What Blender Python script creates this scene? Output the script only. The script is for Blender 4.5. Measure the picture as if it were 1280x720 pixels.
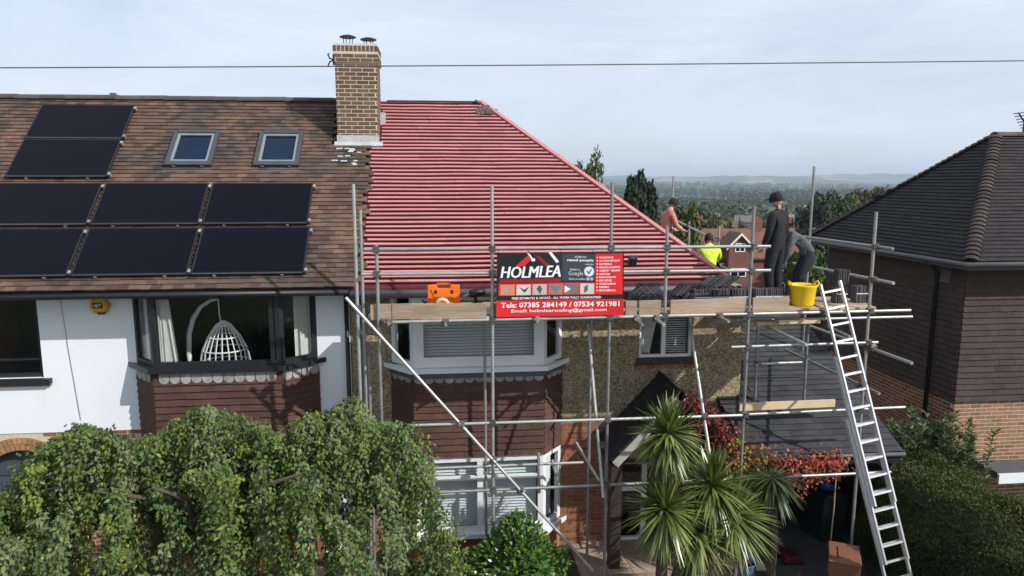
import bpy, bmesh, math, random
import numpy as np
from mathutils import Vector, Matrix
random.seed(7); rng = np.random.default_rng(7)
sc = bpy.context.scene
for o in list(bpy.data.objects): bpy.data.objects.remove(o)
col = sc.collection
rad = math.radians

# ---------------------------------------------------------------- camera
F, CX, CY, H = 880.0, 640.0, 360.0, 6.6
YAW, PIT = rad(5.7), math.atan(132/880)
cd = bpy.data.cameras.new('camera'); cam = bpy.data.objects.new('camera', cd); col.objects.link(cam)
cd.sensor_width = 36; cd.lens = 36*F/1280; cd.clip_start = .1; cd.clip_end = 30000
cam.location = (0, 0, H); cam.rotation_euler = (math.pi/2-PIT, 0, -YAW)
sc.camera = cam
# ---------------------------------------------------------------- world, sun, exposure
SAZ, SEL = rad(52), rad(37)           # sun: right of the facade's normal, elevation
SUN = Vector((math.sin(SAZ)*math.cos(SEL), -math.cos(SAZ)*math.cos(SEL), math.sin(SEL)))
w = bpy.data.worlds.new('World'); sc.world = w; w.use_nodes = True
nt = w.node_tree; nt.nodes.clear()
def N(t, typ, **k):
    n = t.nodes.new(typ)
    for a, b in k.items():
        if a == 'inp':
            for i, v in b.items(): n.inputs[i].default_value = v
        else: setattr(n, a, b)
    return n
out = N(nt, 'ShaderNodeOutputWorld'); bg = N(nt, 'ShaderNodeBackground', inp={'Strength': .119})
sky = N(nt, 'ShaderNodeTexSky'); sky.sky_type = 'NISHITA'; sky.sun_disc = False
sky.sun_elevation = SEL; sky.sun_rotation = math.pi-SAZ; sky.altitude = 60; sky.air_density = 1.0; sky.dust_density = 1.4; sky.ozone_density = 1.6
tc = N(nt, 'ShaderNodeTexCoord'); mp = N(nt, 'ShaderNodeMapping', inp={'Scale': (1.2, 1.2, 5.0)})
nz = N(nt, 'ShaderNodeTexNoise', inp={'Scale': 1.7, 'Detail': 7.0, 'Roughness': .62, 'Distortion': .6})
rp = N(nt, 'ShaderNodeMapRange', inp={'From Min': .3, 'From Max': .72, 'To Min': .55, 'To Max': .95})
mx = N(nt, 'ShaderNodeMix', data_type='RGBA'); mx.inputs[7].default_value = (7.2, 8.0, 9.15, 1)
L = nt.links.new
L(tc.outputs['Generated'], mp.inputs[0]); L(mp.outputs[0], nz.inputs['Vector']); L(nz.outputs['Fac'], rp.inputs[0])
L(rp.outputs[0], mx.inputs[0]); L(sky.outputs[0], mx.inputs[6]); L(mx.outputs[2], bg.inputs[0]); L(bg.outputs[0], out.inputs[0])
sd = bpy.data.lights.new('sun', 'SUN'); so = bpy.data.objects.new('sun', sd); col.objects.link(so)
sd.energy = 4.9; sd.angle = rad(.53); sd.color = (1, .965, .91)
so.rotation_euler = SUN.to_track_quat('Z', 'Y').to_euler(); so.location = (20, -20, 40)
vs = sc.view_settings; vs.view_transform = 'Standard'; vs.look = 'None'; vs.gamma = 1; vs.exposure = 0.0; vs.use_curve_mapping = False

# ---------------------------------------------------------------- helpers: photograph pixel -> place
_R = Vector((math.cos(YAW), -math.sin(YAW), 0)); _F = Vector((math.sin(YAW)*math.cos(PIT), math.cos(YAW)*math.cos(PIT), -math.sin(PIT))); _U = _R.cross(_F)
def ray(px, py):
    px, py = float(px), float(py)
    return _F + (px-CX)/F*_R - (py-CY)/F*_U
def at(px, py, Y):
    d = ray(px, py); Y = float(Y); t = Y/d.y; return Vector((d.x*t, Y, H+d.z*t))
def atX(px, py, X):
    d = ray(px, py); t = X/d.x; return Vector((X, d.y*t, H+d.z*t))

# ---------------------------------------------------------------- materials
MATS = {}
def mat(name, c1, c2=None, scale=6, rough=.8, bump=0, bscale=40, rnd=0, metal=0, spec=.4, hue=0, detail=5, c3=None, s3=1.0, t3=.55, stretch=None):
    if name in MATS: return MATS[name]
    m = bpy.data.materials.new(name); m.use_nodes = True; MATS[name] = m
    t = m.node_tree; b = t.nodes['Principled BSDF']; l = t.links.new
    b.inputs['Roughness'].default_value = rough; b.inputs['Metallic'].default_value = metal; b.inputs['Specular IOR Level'].default_value = spec
    geo = N(t, 'ShaderNodeNewGeometry'); pos = geo.outputs['Position']
    if stretch:
        vm = N(t, 'ShaderNodeVectorMath', operation='MULTIPLY'); vm.inputs[1].default_value = stretch; l(pos, vm.inputs[0]); pos = vm.outputs[0]
    c2 = c2 or tuple(x*.75 for x in c1)
    n1 = N(t, 'ShaderNodeTexNoise', inp={'Scale': scale, 'Detail': detail, 'Roughness': .65}); l(pos, n1.inputs['Vector'])
    r = N(t, 'ShaderNodeMapRange', inp={'From Min': .32, 'From Max': .68}); l(n1.outputs['Fac'], r.inputs[0])
    mxx = N(t, 'ShaderNodeMix', data_type='RGBA'); mxx.inputs[6].default_value = (*c1, 1); mxx.inputs[7].default_value = (*c2, 1); l(r.outputs[0], mxx.inputs[0])
    cur = mxx.outputs[2]
    if c3:
        n3 = N(t, 'ShaderNodeTexNoise', inp={'Scale': s3, 'Detail': 6, 'Roughness': .7}); l(pos, n3.inputs['Vector'])
        r3 = N(t, 'ShaderNodeMapRange', inp={'From Min': t3, 'From Max': t3+.14}); l(n3.outputs['Fac'], r3.inputs[0])
        m3 = N(t, 'ShaderNodeMix', data_type='RGBA'); m3.inputs[7].default_value = (*c3, 1); l(r3.outputs[0], m3.inputs[0]); l(cur, m3.inputs[6]); cur = m3.outputs[2]
    if rnd or hue:
        oi = N(t, 'ShaderNodeObjectInfo'); ad = N(t, 'ShaderNodeMath', operation='ADD'); l(oi.outputs['Random'], ad.inputs[0]); l(geo.outputs['Random Per Island'], ad.inputs[1])
        fr = N(t, 'ShaderNodeMath', operation='FRACT'); l(ad.outputs[0], fr.inputs[0])
        hs = N(t, 'ShaderNodeHueSaturation'); l(cur, hs.inputs['Color'])
        v = N(t, 'ShaderNodeMapRange', inp={'To Min': 1-rnd, 'To Max': 1+rnd}); l(fr.outputs[0], v.inputs[0]); l(v.outputs[0], hs.inputs['Value'])
        m7 = N(t, 'ShaderNodeMath', operation='MULTIPLY', inp={1: 7.31}); l(fr.outputs[0], m7.inputs[0]); f7 = N(t, 'ShaderNodeMath', operation='FRACT'); l(m7.outputs[0], f7.inputs[0])
        hv = N(t, 'ShaderNodeMapRange', inp={'To Min': .5-hue, 'To Max': .5+hue}); l(f7.outputs[0], hv.inputs[0]); l(hv.outputs[0], hs.inputs['Hue'])
        cur = hs.outputs['Color']
    l(cur, b.inputs['Base Color'])
    if bump:
        nb = N(t, 'ShaderNodeTexNoise', inp={'Scale': bscale, 'Detail': 4}); l(pos, nb.inputs['Vector'])
        bp = N(t, 'ShaderNodeBump', inp={'Strength': bump, 'Distance': .02}); l(nb.outputs['Fac'], bp.inputs['Height']); l(bp.outputs[0], b.inputs['Normal'])
    return m
def leafmat(name, trans=.35, rough=.55, spec=.35):
    if name in MATS: return MATS[name]
    m = bpy.data.materials.new(name); m.use_nodes = True; MATS[name] = m
    t = m.node_tree; b = t.nodes['Principled BSDF']; l = t.links.new
    a = N(t, 'ShaderNodeAttribute', attribute_name='Col')
    b.inputs['Roughness'].default_value = rough; b.inputs['Specular IOR Level'].default_value = spec
    l(a.outputs['Color'], b.inputs['Base Color'])
    tr = N(t, 'ShaderNodeBsdfTranslucent'); hs = N(t, 'ShaderNodeHueSaturation', inp={'Saturation': 1.15, 'Value': 1.2}); l(a.outputs['Color'], hs.inputs['Color']); l(hs.outputs[0], tr.inputs[0])
    ms = N(t, 'ShaderNodeMixShader', inp={0: trans}); l(b.outputs[0], ms.inputs[1]); l(tr.outputs[0], ms.inputs[2])
    l(ms.outputs[0], t.nodes['Material Output'].inputs[0])
    return m
def glassmat(name, tint=(.955, .97, .97), rough=.02):
    if name in MATS: return MATS[name]
    m = bpy.data.materials.new(name); m.use_nodes = True; MATS[name] = m
    t = m.node_tree; t.nodes.remove(t.nodes['Principled BSDF']); l = t.links.new
    fr = N(t, 'ShaderNodeFresnel', inp={0: 1.36}); tr = N(t, 'ShaderNodeBsdfTransparent', inp={0: (*tint, 1)}); gl = N(t, 'ShaderNodeBsdfGlossy', inp={'Roughness': rough})
    geo = N(t, 'ShaderNodeNewGeometry'); io = N(t, 'ShaderNodeMapRange', inp={'To Min': 1.36, 'To Max': 1/1.36}); l(geo.outputs['Backfacing'], io.inputs[0]); l(io.outputs[0], fr.inputs[0])   # thin sheet: same reflectance on the way out
    ms = N(t, 'ShaderNodeMixShader'); l(fr.outputs[0], ms.inputs[0]); l(tr.outputs[0], ms.inputs[1]); l(gl.outputs[0], ms.inputs[2]); l(ms.outputs[0], t.nodes['Material Output'].inputs[0])
    return m

# ---------------------------------------------------------------- mesh helpers
class MB:
    def __init__(s): s.v = []; s.f = []; s.m = []; s.mi = 0
    def add(s, vs_, fs):
        k = len(s.v); s.v += [tuple(v) for v in vs_]; s.f += [tuple(i+k for i in f) for f in fs]; s.m += [s.mi]*len(fs); return s
    def box(s, x0, x1, y0, y1, z0, z1, M=None):
        vv = [Vector((x, y, z)) for z in (z0, z1) for y in (y0, y1) for x in (x0, x1)]
        if M is not None: vv = [M @ q for q in vv]
        return s.add(vv, [(0, 2, 3, 1), (4, 5, 7, 6), (0, 1, 5, 4), (2, 6, 7, 3), (0, 4, 6, 2), (1, 3, 7, 5)])
    def hexa(s, p):      # 8 points: bottom 4 ccw, top 4 ccw
        return s.add(p, [(3, 2, 1, 0), (4, 5, 6, 7), (0, 1, 5, 4), (1, 2, 6, 5), (2, 3, 7, 6), (3, 0, 4, 7)])
    def prism(s, poly, d, M=None):   # polygon in XY extruded along Z by d
        n = len(poly); vv = [Vector((x, y, 0)) for x, y in poly]+[Vector((x, y, d)) for x, y in poly]
        if M is not None: vv = [M @ q for q in vv]
        return s.add(vv, [tuple(range(n-1, -1, -1)), tuple(range(n, 2*n))]+[(i, (i+1) % n, n+(i+1) % n, n+i) for i in range(n)])
    def tube(s, pts, r, n=8, cap=True):
        pts = [Vector(p) for p in pts]; rr = r if isinstance(r, (list, tuple)) else [r]*len(pts)
        k = len(s.v); prev = None
        for i, p in enumerate(pts):
            d = (pts[min(i+1, len(pts)-1)]-pts[max(i-1, 0)]).normalized()
            a = prev if prev is not None else (Vector((0, 0, 1)) if abs(d.z) < .9 else Vector((1, 0, 0)))
            a = (a-d*a.dot(d)).normalized(); prev = a; b = d.cross(a)
            for j in range(n):
                th = 2*math.pi*j/n; s.v.append(tuple(p+(a*math.cos(th)+b*math.sin(th))*rr[i]))
        for i in range(len(pts)-1):
            for j in range(n):
                s.f.append((k+i*n+j, k+i*n+(j+1) % n, k+(i+1)*n+(j+1) % n, k+(i+1)*n+j)); s.m.append(s.mi)
        if cap:
            s.f.append(tuple(k+j for j in range(n-1, -1, -1))); s.f.append(tuple(k+(len(pts)-1)*n+j for j in range(n))); s.m += [s.mi]*2
        return s
    def lathe(s, prof, n=16, M=None, sx=1, sy=1):
        k = len(s.v)
        for r, z in prof:
            for j in range(n):
                th = 2*math.pi*j/n; q = Vector((r*sx*math.cos(th), r*sy*math.sin(th), z)); s.v.append(tuple(M @ q if M is not None else q))
        for i in range(len(prof)-1):
            for j in range(n):
                s.f.append((k+i*n+j, k+i*n+(j+1) % n, k+(i+1)*n+(j+1) % n, k+(i+1)*n+j)); s.m.append(s.mi)
        return s
    def mesh(s, name, *mats):
        me = bpy.data.meshes.new(name); me.from_pydata(s.v, [], s.f)
        for m in mats: me.materials.append(m)
        if len(mats) > 1: me.polygons.foreach_set('material_index', s.m)
        me.update(); return me
    def obj(s, name, parent, *mats, smooth=False):
        me = s.mesh(name, *mats)
        if smooth: me.polygons.foreach_set('use_smooth', [True]*len(me.polygons))
        return link(name, me, parent)
def link(name, me, parent=None, M=None):
    o = bpy.data.objects.new(name, me); col.objects.link(o)
    if M is not None: o.matrix_basis = M
    if parent is not None:
        o.parent = parent
        if parent.data is None: o.matrix_parent_inverse = Matrix.Translation(-Vector(parent.location))
    return o
def tag(o, label, cat, group=None, kind=None):
    if label: o['label'] = label
    if cat: o['category'] = cat
    if group: o['group'] = group
    if kind: o['kind'] = kind
    return o
def thing(name, loc, label, cat, group=None):
    o = bpy.data.objects.new(name, None); col.objects.link(o); o.location = loc; o.empty_display_size = .2
    return tag(o, label, cat, group)
def copy_tree(o, parent=None):
    c = o.copy(); col.objects.link(c)
    if parent is not None: c.parent = parent
    for ch in list(o.children): copy_tree(ch, c)
    return c
def npmesh(name, V, Q, m, colr=None, smooth=False):
    me = bpy.data.meshes.new(name); V = np.asarray(V, np.float32); Q = np.asarray(Q, np.int32); nq, k = Q.shape
    me.vertices.add(len(V)); me.vertices.foreach_set('co', V.ravel())
    me.loops.add(nq*k); me.loops.foreach_set('vertex_index', Q.ravel())
    me.polygons.add(nq); me.polygons.foreach_set('loop_start', np.arange(0, nq*k, k, dtype=np.int32)); me.polygons.foreach_set('loop_total', np.full(nq, k, np.int32))
    if colr is not None:
        a = me.color_attributes.new('Col', 'FLOAT_COLOR', 'POINT'); c4 = np.ones((len(V), 4), np.float32); c4[:, :3] = colr; a.data.foreach_set('color', c4.ravel())
    me.update(calc_edges=True); me.materials.append(m)
    if smooth: me.polygons.foreach_set('use_smooth', np.ones(nq, bool))
    return me
def pieces(parent, name, protos, mats, limit=300, seed=1):
    """individual pieces (shared mesh data) for the first `limit` matrices, the rest as one joined part"""
    rr = random.Random(seed)
    for M in mats[:limit]: link(name, rr.choice(protos), parent, M)
    rest = mats[limit:]
    if rest:
        V = []; Fq = []; k = 0
        P = [np.array([v.co[:] for v in p.vertices]) for p in protos]; PF = [[tuple(f.vertices) for f in p.polygons] for p in protos]
        for M in rest:
            i = rr.randrange(len(protos)); A = np.array(M); V.append(P[i] @ A[:3, :3].T+A[:3, 3]); Fq += [tuple(a+k for a in f) for f in PF[i]]; k += len(P[i])
        me = bpy.data.meshes.new(name+'_field'); me.from_pydata(np.concatenate(V).tolist(), [], Fq); me.materials.append(protos[0].materials[0])
        o = link(name+'_field', me, parent); o['kind'] = 'stuff'
def basis(O, u, v, n): # columns
    M = Matrix.Identity(4)
    for i, c in enumerate((u, v, n, O)):
        for j in range(3): M[j][i] = c[j]
    return M
def tile_proto(w, ln, th, m, name='tile', n=3):
    ps = []
    for i in range(n):
        b = MB(); j = lambda a: random.uniform(-a, a); a = .0035
        hw = w/2-.0008
        b.hexa([(-hw+j(a)*.4, j(a), 0), (hw+j(a)*.4, j(a), 0), (hw, ln, 0), (-hw, ln, 0), (-hw+j(a)*.4, j(a), th), (hw+j(a)*.4, j(a), th), (hw, ln, th), (-hw, ln, th)])
        ps.append(b.mesh(name, m))
    return ps
def tile_grid(O, u, v, n, U0, U1, V0, V1, w, g, tilt=.05, lift=.012, clip=None, jit=1.0):
    """matrices for courses of tiles on the plane O + a u + b v; lower edge proud"""
    res = []; O, u, v, n = Vector(O), Vector(u).normalized(), Vector(v).normalized(), Vector(n).normalized()
    row = 0; b = V0
    while b < V1-1e-6:
        a = U0-(w/2 if row % 2 else 0); ph = random.uniform(-.003, .003)
        while a < U1-.02:
            l_, r_ = max(a, U0), min(a+w, U1); c = (l_+r_)/2
            if r_-l_ > .03 and (clip is None or clip(c, b+g/2)):
                tl = tilt+random.uniform(-.008, .012)*jit; vv = (v*math.cos(tl)-n*math.sin(tl)).normalized(); sk = random.uniform(-.006, .006)*jit
                uu = (u+vv*sk).normalized(); nn = uu.cross(vv).normalized()
                if nn.dot(n) < 0: nn = -nn
                M = basis(O+u*(c+random.uniform(-.001, .001))+v*(b+ph+random.uniform(-.003, .003)*jit)+n*(lift+tilt*.1+random.uniform(0, .002)), uu, vv, nn)
                if r_-l_ < w-.001: M = M @ Matrix.Diagonal(((r_-l_)/w, 1, 1, 1))
                res.append(M)
            a += w
        b += g; row += 1
    return res
def wall_cells(b, x0, x1, z0, z1, y0, y1, openings):
    xs = sorted({x0, x1, *[o[0] for o in openings], *[o[1] for o in openings]}); zs = sorted({z0, z1, *[o[2] for o in openings], *[o[3] for o in openings]})
    xs = [x for x in xs if x0 <= x <= x1]; zs = [z for z in zs if z0 <= z <= z1]
    for i in range(len(xs)-1):
        for k in range(len(zs)-1):
            cx, cz = (xs[i]+xs[i+1])/2, (zs[k]+zs[k+1])/2
            if not any(o[0] < cx < o[1] and o[2] < cz < o[3] for o in openings): b.box(xs[i], xs[i+1], y0, y1, zs[k], zs[k+1])
    return b
def text_data(s, width=None, height=None, shear=0, bold=0):
    c = bpy.data.curves.new('lettering', 'FONT'); c.body = s; c.size = 1; c.shear = shear; c.offset = bold; c.resolution_u = 2
    o = bpy.data.objects.new('tmp', c); col.objects.link(o); dg = bpy.context.evaluated_depsgraph_get()
    me = bpy.data.meshes.new_from_object(o.evaluated_get(dg)); bpy.data.objects.remove(o); bpy.data.curves.remove(c)
    A = np.array([v.co[:] for v in me.vertices]); mn, mxv = A.min(0), A.max(0); A -= mn; sz = mxv-mn
    sx = width/sz[0] if width else height/sz[1]; sy = height/sz[1] if height else sx
    A[:, 0] *= sx; A[:, 1] *= sy
    return A, [tuple(p.vertices) for p in me.polygons]

# ---------------------------------------------------------------- palette
M_render = mat('white_render', (.78, .80, .83), (.73, .75, .79), 1.2, .9, .15, 90, c3=(.62, .635, .65), s3=1.6, t3=.60, stretch=(1, 1, .22))
M_tileL = mat('clay_roof_tile', (.145, .082, .054), (.072, .048, .038), 1.3, .9, .35, 60, rnd=.36, hue=.018, c3=(.058, .046, .040), s3=.75, t3=.50)
M_tileD = mat('dark_roof_tile', (.036, .031, .033), (.024, .021, .023), 2, .85, .3, 60, rnd=.25, hue=.015)
M_hung = mat('brown_hung_tile', (.105, .050, .035), (.062, .031, .025), 1.6, .85, .3, 50, rnd=.15, hue=.01)
M_hungR = mat('plum_hung_tile', (.066, .042, .036), (.043, .028, .025), 1.4, .85, .25, 50, rnd=.13, hue=.012)
M_scal = mat('grey_scalloped_tile', (.36, .35, .34), (.20, .19, .185), 14, .9, .2, 60, rnd=.2)
M_brickC = mat('stock_brick', (.15, .092, .056), (.105, .064, .040), 9, .9, .4, 60, rnd=.24, hue=.012)
M_brickR = mat('red_brick', (.30, .115, .055), (.21, .08, .042), 8, .9, .4, 60, rnd=.3, hue=.015)
M_brickO = mat('orange_brick', (.40, .215, .10), (.31, .16, .075), 9, .9, .35, 60, rnd=.2, hue=.012)
M_brickN = mat('brown_brick', (.29, .155, .085), (.22, .11, .062), 9, .9, .35, 60, rnd=.22, hue=.015)
M_mort = mat('pale_mortar', (.60, .52, .41), (.50, .43, .34), 20, .95, .3, 90)
M_mortD = mat('brown_mortar', (.33, .26, .20), (.26, .20, .15), 20, .95, .3, 90)
M_lead = mat('lead_flashing', (.50, .51, .52), (.36, .37, .38), 5, .6, .15, 20)
M_memb = mat('red_membrane', (.105, .016, .020), (.08, .012, .016), 3, .7, .15, 12)
M_batt = mat('pink_batten', (.51, .195, .195), (.44, .165, .165), 3.5, .78, .2, 40, rnd=.10, c3=(.58, .29, .28), s3=2.2, t3=.64)
M_black = mat('black_paint', (.018, .019, .023), (.012, .013, .016), 4, .45)
M_fasc = mat('grey_fascia', (.10, .10, .105), (.08, .08, .083), 4, .6)
M_gutg = mat('grey_gutter', (.12, .123, .127), (.09, .093, .096), 3, .5)
M_upvc = mat('white_upvc', (.78, .79, .80), (.72, .73, .75), 3, .35)
M_blind = mat('white_blind_slat', (.66, .70, .70), (.60, .64, .64), 3, .5)
M_glass = glassmat('window_glass')
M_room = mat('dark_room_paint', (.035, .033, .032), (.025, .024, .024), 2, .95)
M_curt = mat('cream_curtain', (.62, .60, .56), (.5, .48, .45), 6, .9)
M_rattan = mat('white_rattan', (.82, .82, .80), (.74, .74, .72), 12, .6)
M_galv = mat('galvanised_tube', (.42, .42, .40), (.30, .30, .29), 7, .48, .08, 60, metal=.55, rnd=.28, c3=(.20, .145, .10), s3=5, t3=.66)
M_alu = mat('aluminium', (.72, .73, .74), (.62, .63, .64), 9, .38, metal=.55)
M_coup = mat('coupler_steel', (.16, .15, .14), (.10, .085, .075), 20, .6, .2, 60, metal=.5, rnd=.3)
M_board = mat('scaffold_board_wood', (.43, .33, .235), (.27, .20, .14), 9, .9, .4, 40, rnd=.2, hue=.01, c3=(.17, .135, .10), s3=7, t3=.58, stretch=(.12, 1, 1))
M_pale = mat('new_timber', (.66, .52, .33), (.58, .45, .28), 5, .85, .2, 40)
M_slate = mat('garage_slate', (.045, .044, .050), (.030, .030, .035), 2.2, .8, .25, 50, rnd=.25, hue=.01)
M_pv = mat('solar_glass', (.0028, .003, .0075), (.0022, .0022, .006), 3, .3, spec=.09)
M_pvf = mat('panel_frame', (.012, .012, .014), (.02, .02, .022), 4, .4)
M_skin = mat('skin', (.52, .30, .21), (.45, .25, .17), 12, .55)
M_soil = mat('garden_soil', (.06, .045, .03), (.04, .03, .02), 6, .95, .5, 20)
M_conc = mat('drive_concrete', (.085, .08, .075), (.06, .057, .054), 2, .9, .25, 60)
M_wood = mat('dark_porch_timber', (.045, .032, .025), (.03, .022, .018), 6, .7, .2, 40)
M_leaf = leafmat('leaf', .3)
M_leafg = leafmat('glossy_leaf', .2, .32, .5)
M_bark = mat('bark', (.10, .075, .055), (.06, .045, .035), 9, .95, .6, 30)

# pebbledash: stones are finer than a pixel, so they are relief and speckle
def pebble():
    m = mat('pebbledash', (.33, .265, .165), (.25, .20, .125), 5, .95, 0)
    t = m.node_tree; b = t.nodes['Principled BSDF']; l = t.links.new
    geo = N(t, 'ShaderNodeNewGeometry'); vo = N(t, 'ShaderNodeTexVoronoi', inp={'Scale': 42.0}); l(geo.outputs['Position'], vo.inputs['Vector'])
    hs = N(t, 'ShaderNodeSeparateColor'); l(vo.outputs['Color'], hs.inputs[0])
    mr = N(t, 'ShaderNodeMapRange', inp={'To Min': .45, 'To Max': 1.5}); l(hs.outputs[0], mr.inputs[0])
    src = b.inputs['Base Color'].links[0].from_socket; mm = N(t, 'ShaderNodeMix', data_type='RGBA', blend_type='MULTIPLY'); mm.inputs[0].default_value = 1
    l(src, mm.inputs[6]); l(mr.outputs[0], mm.inputs[7]); l(mm.outputs[2], b.inputs['Base Color'])
    bp = N(t, 'ShaderNodeBump', inp={'Strength': .7, 'Distance': .012}); bp.invert = True; l(vo.outputs['Distance'], bp.inputs['Height']); l(bp.outputs[0], b.inputs['Normal'])
    return m
M_peb = pebble()

# ================================================================ SETTING
def terrain_z(x, y):
    x = np.asarray(x, float); y = np.asarray(y, float)
    ks = [-500, 19, 40, 85, 200, 500, 1000, 2500, 4500, 5600, 6800, 8000, 11000]
    vs_ = [0, 0, -2.2, -8.0, -15.5, -24, -31, -34, -30, 4, 50, 68, 40]
    z = np.interp(y, ks, vs_)
    far = np.clip((y-3500)/3000, 0, 1)
    z = z+far*(30*np.sin(x/620+1.2)*np.sin(y/900)+22*np.sin(x/290+.5+y/2000)+10*np.sin(x/120))
    z = z+np.clip((y-120)/600, 0, 1)*3*np.sin(x/90+y/130)
    return z
ys = np.concatenate([np.linspace(-80, 20, 12), np.geomspace(22, 11000, 90)]); us = np.linspace(-1, 1, 90)
V = np.array([(u*(70+1.25*max(y, 0)), y, 0) for y in ys for u in us]); V[:, 2] = terrain_z(V[:, 0], V[:, 1])
nu = len(us); Q = [(j*nu+i, j*nu+i+1, (j+1)*nu+i+1, (j+1)*nu+i) for j in range(len(ys)-1) for i in range(nu-1)]
def groundmat():
    m = mat('valley_ground', (.055, .085, .03), (.075, .07, .035), .5, .95, .3, 8, c3=(.10, .13, .05), s3=.02, t3=.5)
    t = m.node_tree; b = t.nodes['Principled BSDF']; l = t.links.new; src = b.inputs['Base Color'].links[0].from_socket
    geo = N(t, 'ShaderNodeNewGeometry'); vo = N(t, 'ShaderNodeTexVoronoi', inp={'Scale': .0032}); l(geo.outputs['Position'], vo.inputs['Vector'])
    sp = N(t, 'ShaderNodeSeparateColor'); l(vo.outputs['Color'], sp.inputs[0])
    cr = N(t, 'ShaderNodeValToRGB'); cr.color_ramp.interpolation = 'CONSTANT'; e = cr.color_ramp.elements
    e[0].color = (.035, .06, .025, 1); e[1].position = .45; e[1].color = (.09, .13, .045, 1)
    for p, c in ((.65, (.05, .075, .03, 1)), (.8, (.26, .23, .12, 1)), (.92, (.12, .16, .06, 1))): x = e.new(p); x.color = c
    l(sp.outputs[0], cr.inputs[0])
    sy = N(t, 'ShaderNodeSeparateXYZ'); l(geo.outputs['Position'], sy.inputs[0]); mr = N(t, 'ShaderNodeMapRange', inp={'From Min': 600, 'From Max': 1500}); l(sy.outputs[1], mr.inputs[0])
    mm = N(t, 'ShaderNodeMix', data_type='RGBA'); l(mr.outputs[0], mm.inputs[0]); l(src, mm.inputs[6]); l(cr.outputs[0], mm.inputs[7]); l(mm.outputs[2], b.inputs['Base Color'])
    return m
g = link('ground', npmesh('ground', V, Q, groundmat(), smooth=True)); g['kind'] = 'structure'
b = MB(); b.box(-9, 5.0, 6.0, 11.94, .0, .012); o = b.obj('garden_bed', None, M_soil); o['kind'] = 'structure'
b = MB(); b.box(-70, 70, -7, 2.5, .004, .02); o = b.obj('road', None, mat('asphalt', (.05, .05, .052), (.04, .04, .042), 3, .9, .3, 40)); o['kind'] = 'structure'
b = MB(); b.box(-70, 70, 2.5, 4.6, .004, .12); o = b.obj('pavement', None, mat('pavement_grey', (.16, .155, .15), None, 3, .9)); o['kind'] = 'structure'
b = MB(); b.box(5.0, 8.3, 5.5, 14.3, .0, .02); o = b.obj('driveway', None, M_conc); o['kind'] = 'structure'
M_flag = mat('paving_flag', (.36, .27, .20), (.28, .21, .155), 5, .9, .3, 40, rnd=.2, hue=.015)
b = MB(); b.box(2.25, 4.98, 9.0, 11.93, .012, .03); path = b.obj('path', None, M_mortD); path['kind'] = 'structure'
fl = []
pb = MB(); pb.box(-.215, .215, -.145, .145, 0, .035); pm_ = pb.mesh('paving_slab', M_flag)
for r in range(10):
    for c in range(6):
        fl.append(Matrix.Translation((2.49+c*.44+(.2 if r % 2 else 0)*.9, 9.16+r*.30, .022+random.uniform(0, .004))) @ Matrix.Rotation(random.uniform(-.01, .01), 4, 'Z'))
pieces(path, 'paving_slab', [pm_], fl)

# ================================================================ HOUSES (common)
YE, ZE, YR, ZR = 11.36, 4.95, 14.75, 8.20
SL = math.hypot(YR-YE, ZR-ZE); VS = Vector((0, (YR-YE)/SL, (ZR-ZE)/SL)); NS = Vector((0, -VS.z, VS.y)); UX = Vector((1, 0, 0))
YW = 11.95; YB = 11.5; YBK = 18.1
def rp_(x, v, off=0): return Vector((x, YE, ZE))+VS*v+NS*off
def window(parent, O, u, n, wd, ht, fw, dep, mframe, mull=(), trans=(), glass=True, fr_name='window_frame'):
    """frame with members in the plane through O (lower-left outside), panes set back"""
    O, u, n = Vector(O), Vector(u).normalized(), Vector(n).normalized(); B = basis(O, u, -n, Vector((0, 0, 1)))
    b = MB(); b.box(0, fw, 0, dep, 0, ht, B); b.box(wd-fw, wd, 0, dep, 0, ht, B); b.box(fw, wd-fw, 0, dep, 0, fw, B); b.box(fw, wd-fw, 0, dep, ht-fw, ht, B)
    for x, mw in mull: b.box(x-mw/2, x+mw/2, .003, dep-.003, fw, ht-fw, B)
    for z, x0, x1, mw in trans: b.box(x0, x1, .006, dep-.006, z-mw/2, z+mw/2, B)
    f = b.obj(fr_name, parent, mframe)
    edges = [fw*.8]+[x for x, _ in mull]+[wd-fw*.8]
    for i in range(len(edges)-1):
        p = MB(); p.box(edges[i], edges[i+1], dep*.45, dep*.45+.006, fw*.8, ht-fw*.8, B); p.obj('pane', parent, M_glass)
    return B
def blind(parent, B, x0, x1, z0, z1, y, pitch=.05):
    p = MB(); p.box(x0, x1, -.024, .024, -.0012, .0012, Matrix.Rotation(rad(52), 4, 'X')); me = p.mesh('blind_slat', M_blind)
    # tilt makes the outer edge low, like a closed venetian blind
    z = z0+.03; k = 0
    while z < z1-.02:
        link('blind_slat', me, parent, B @ Matrix.Translation((0, y, z)) @ Matrix.Rotation(random.uniform(-.002, .002), 4, 'Y')); z += pitch; k += 1
def hung(parent, O, u, n, wd, z0, z1, m, w=.165, g=.115):
    O = Vector(O); pr = tile_proto(w, g*1.3, .012, m, 'hung_tile')
    return tile_grid((O.x, O.y, 0), u, (0, 0, 1), n, -.008, wd+.008, z0, z1, w, g, tilt=.19, lift=.004), pr

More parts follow.
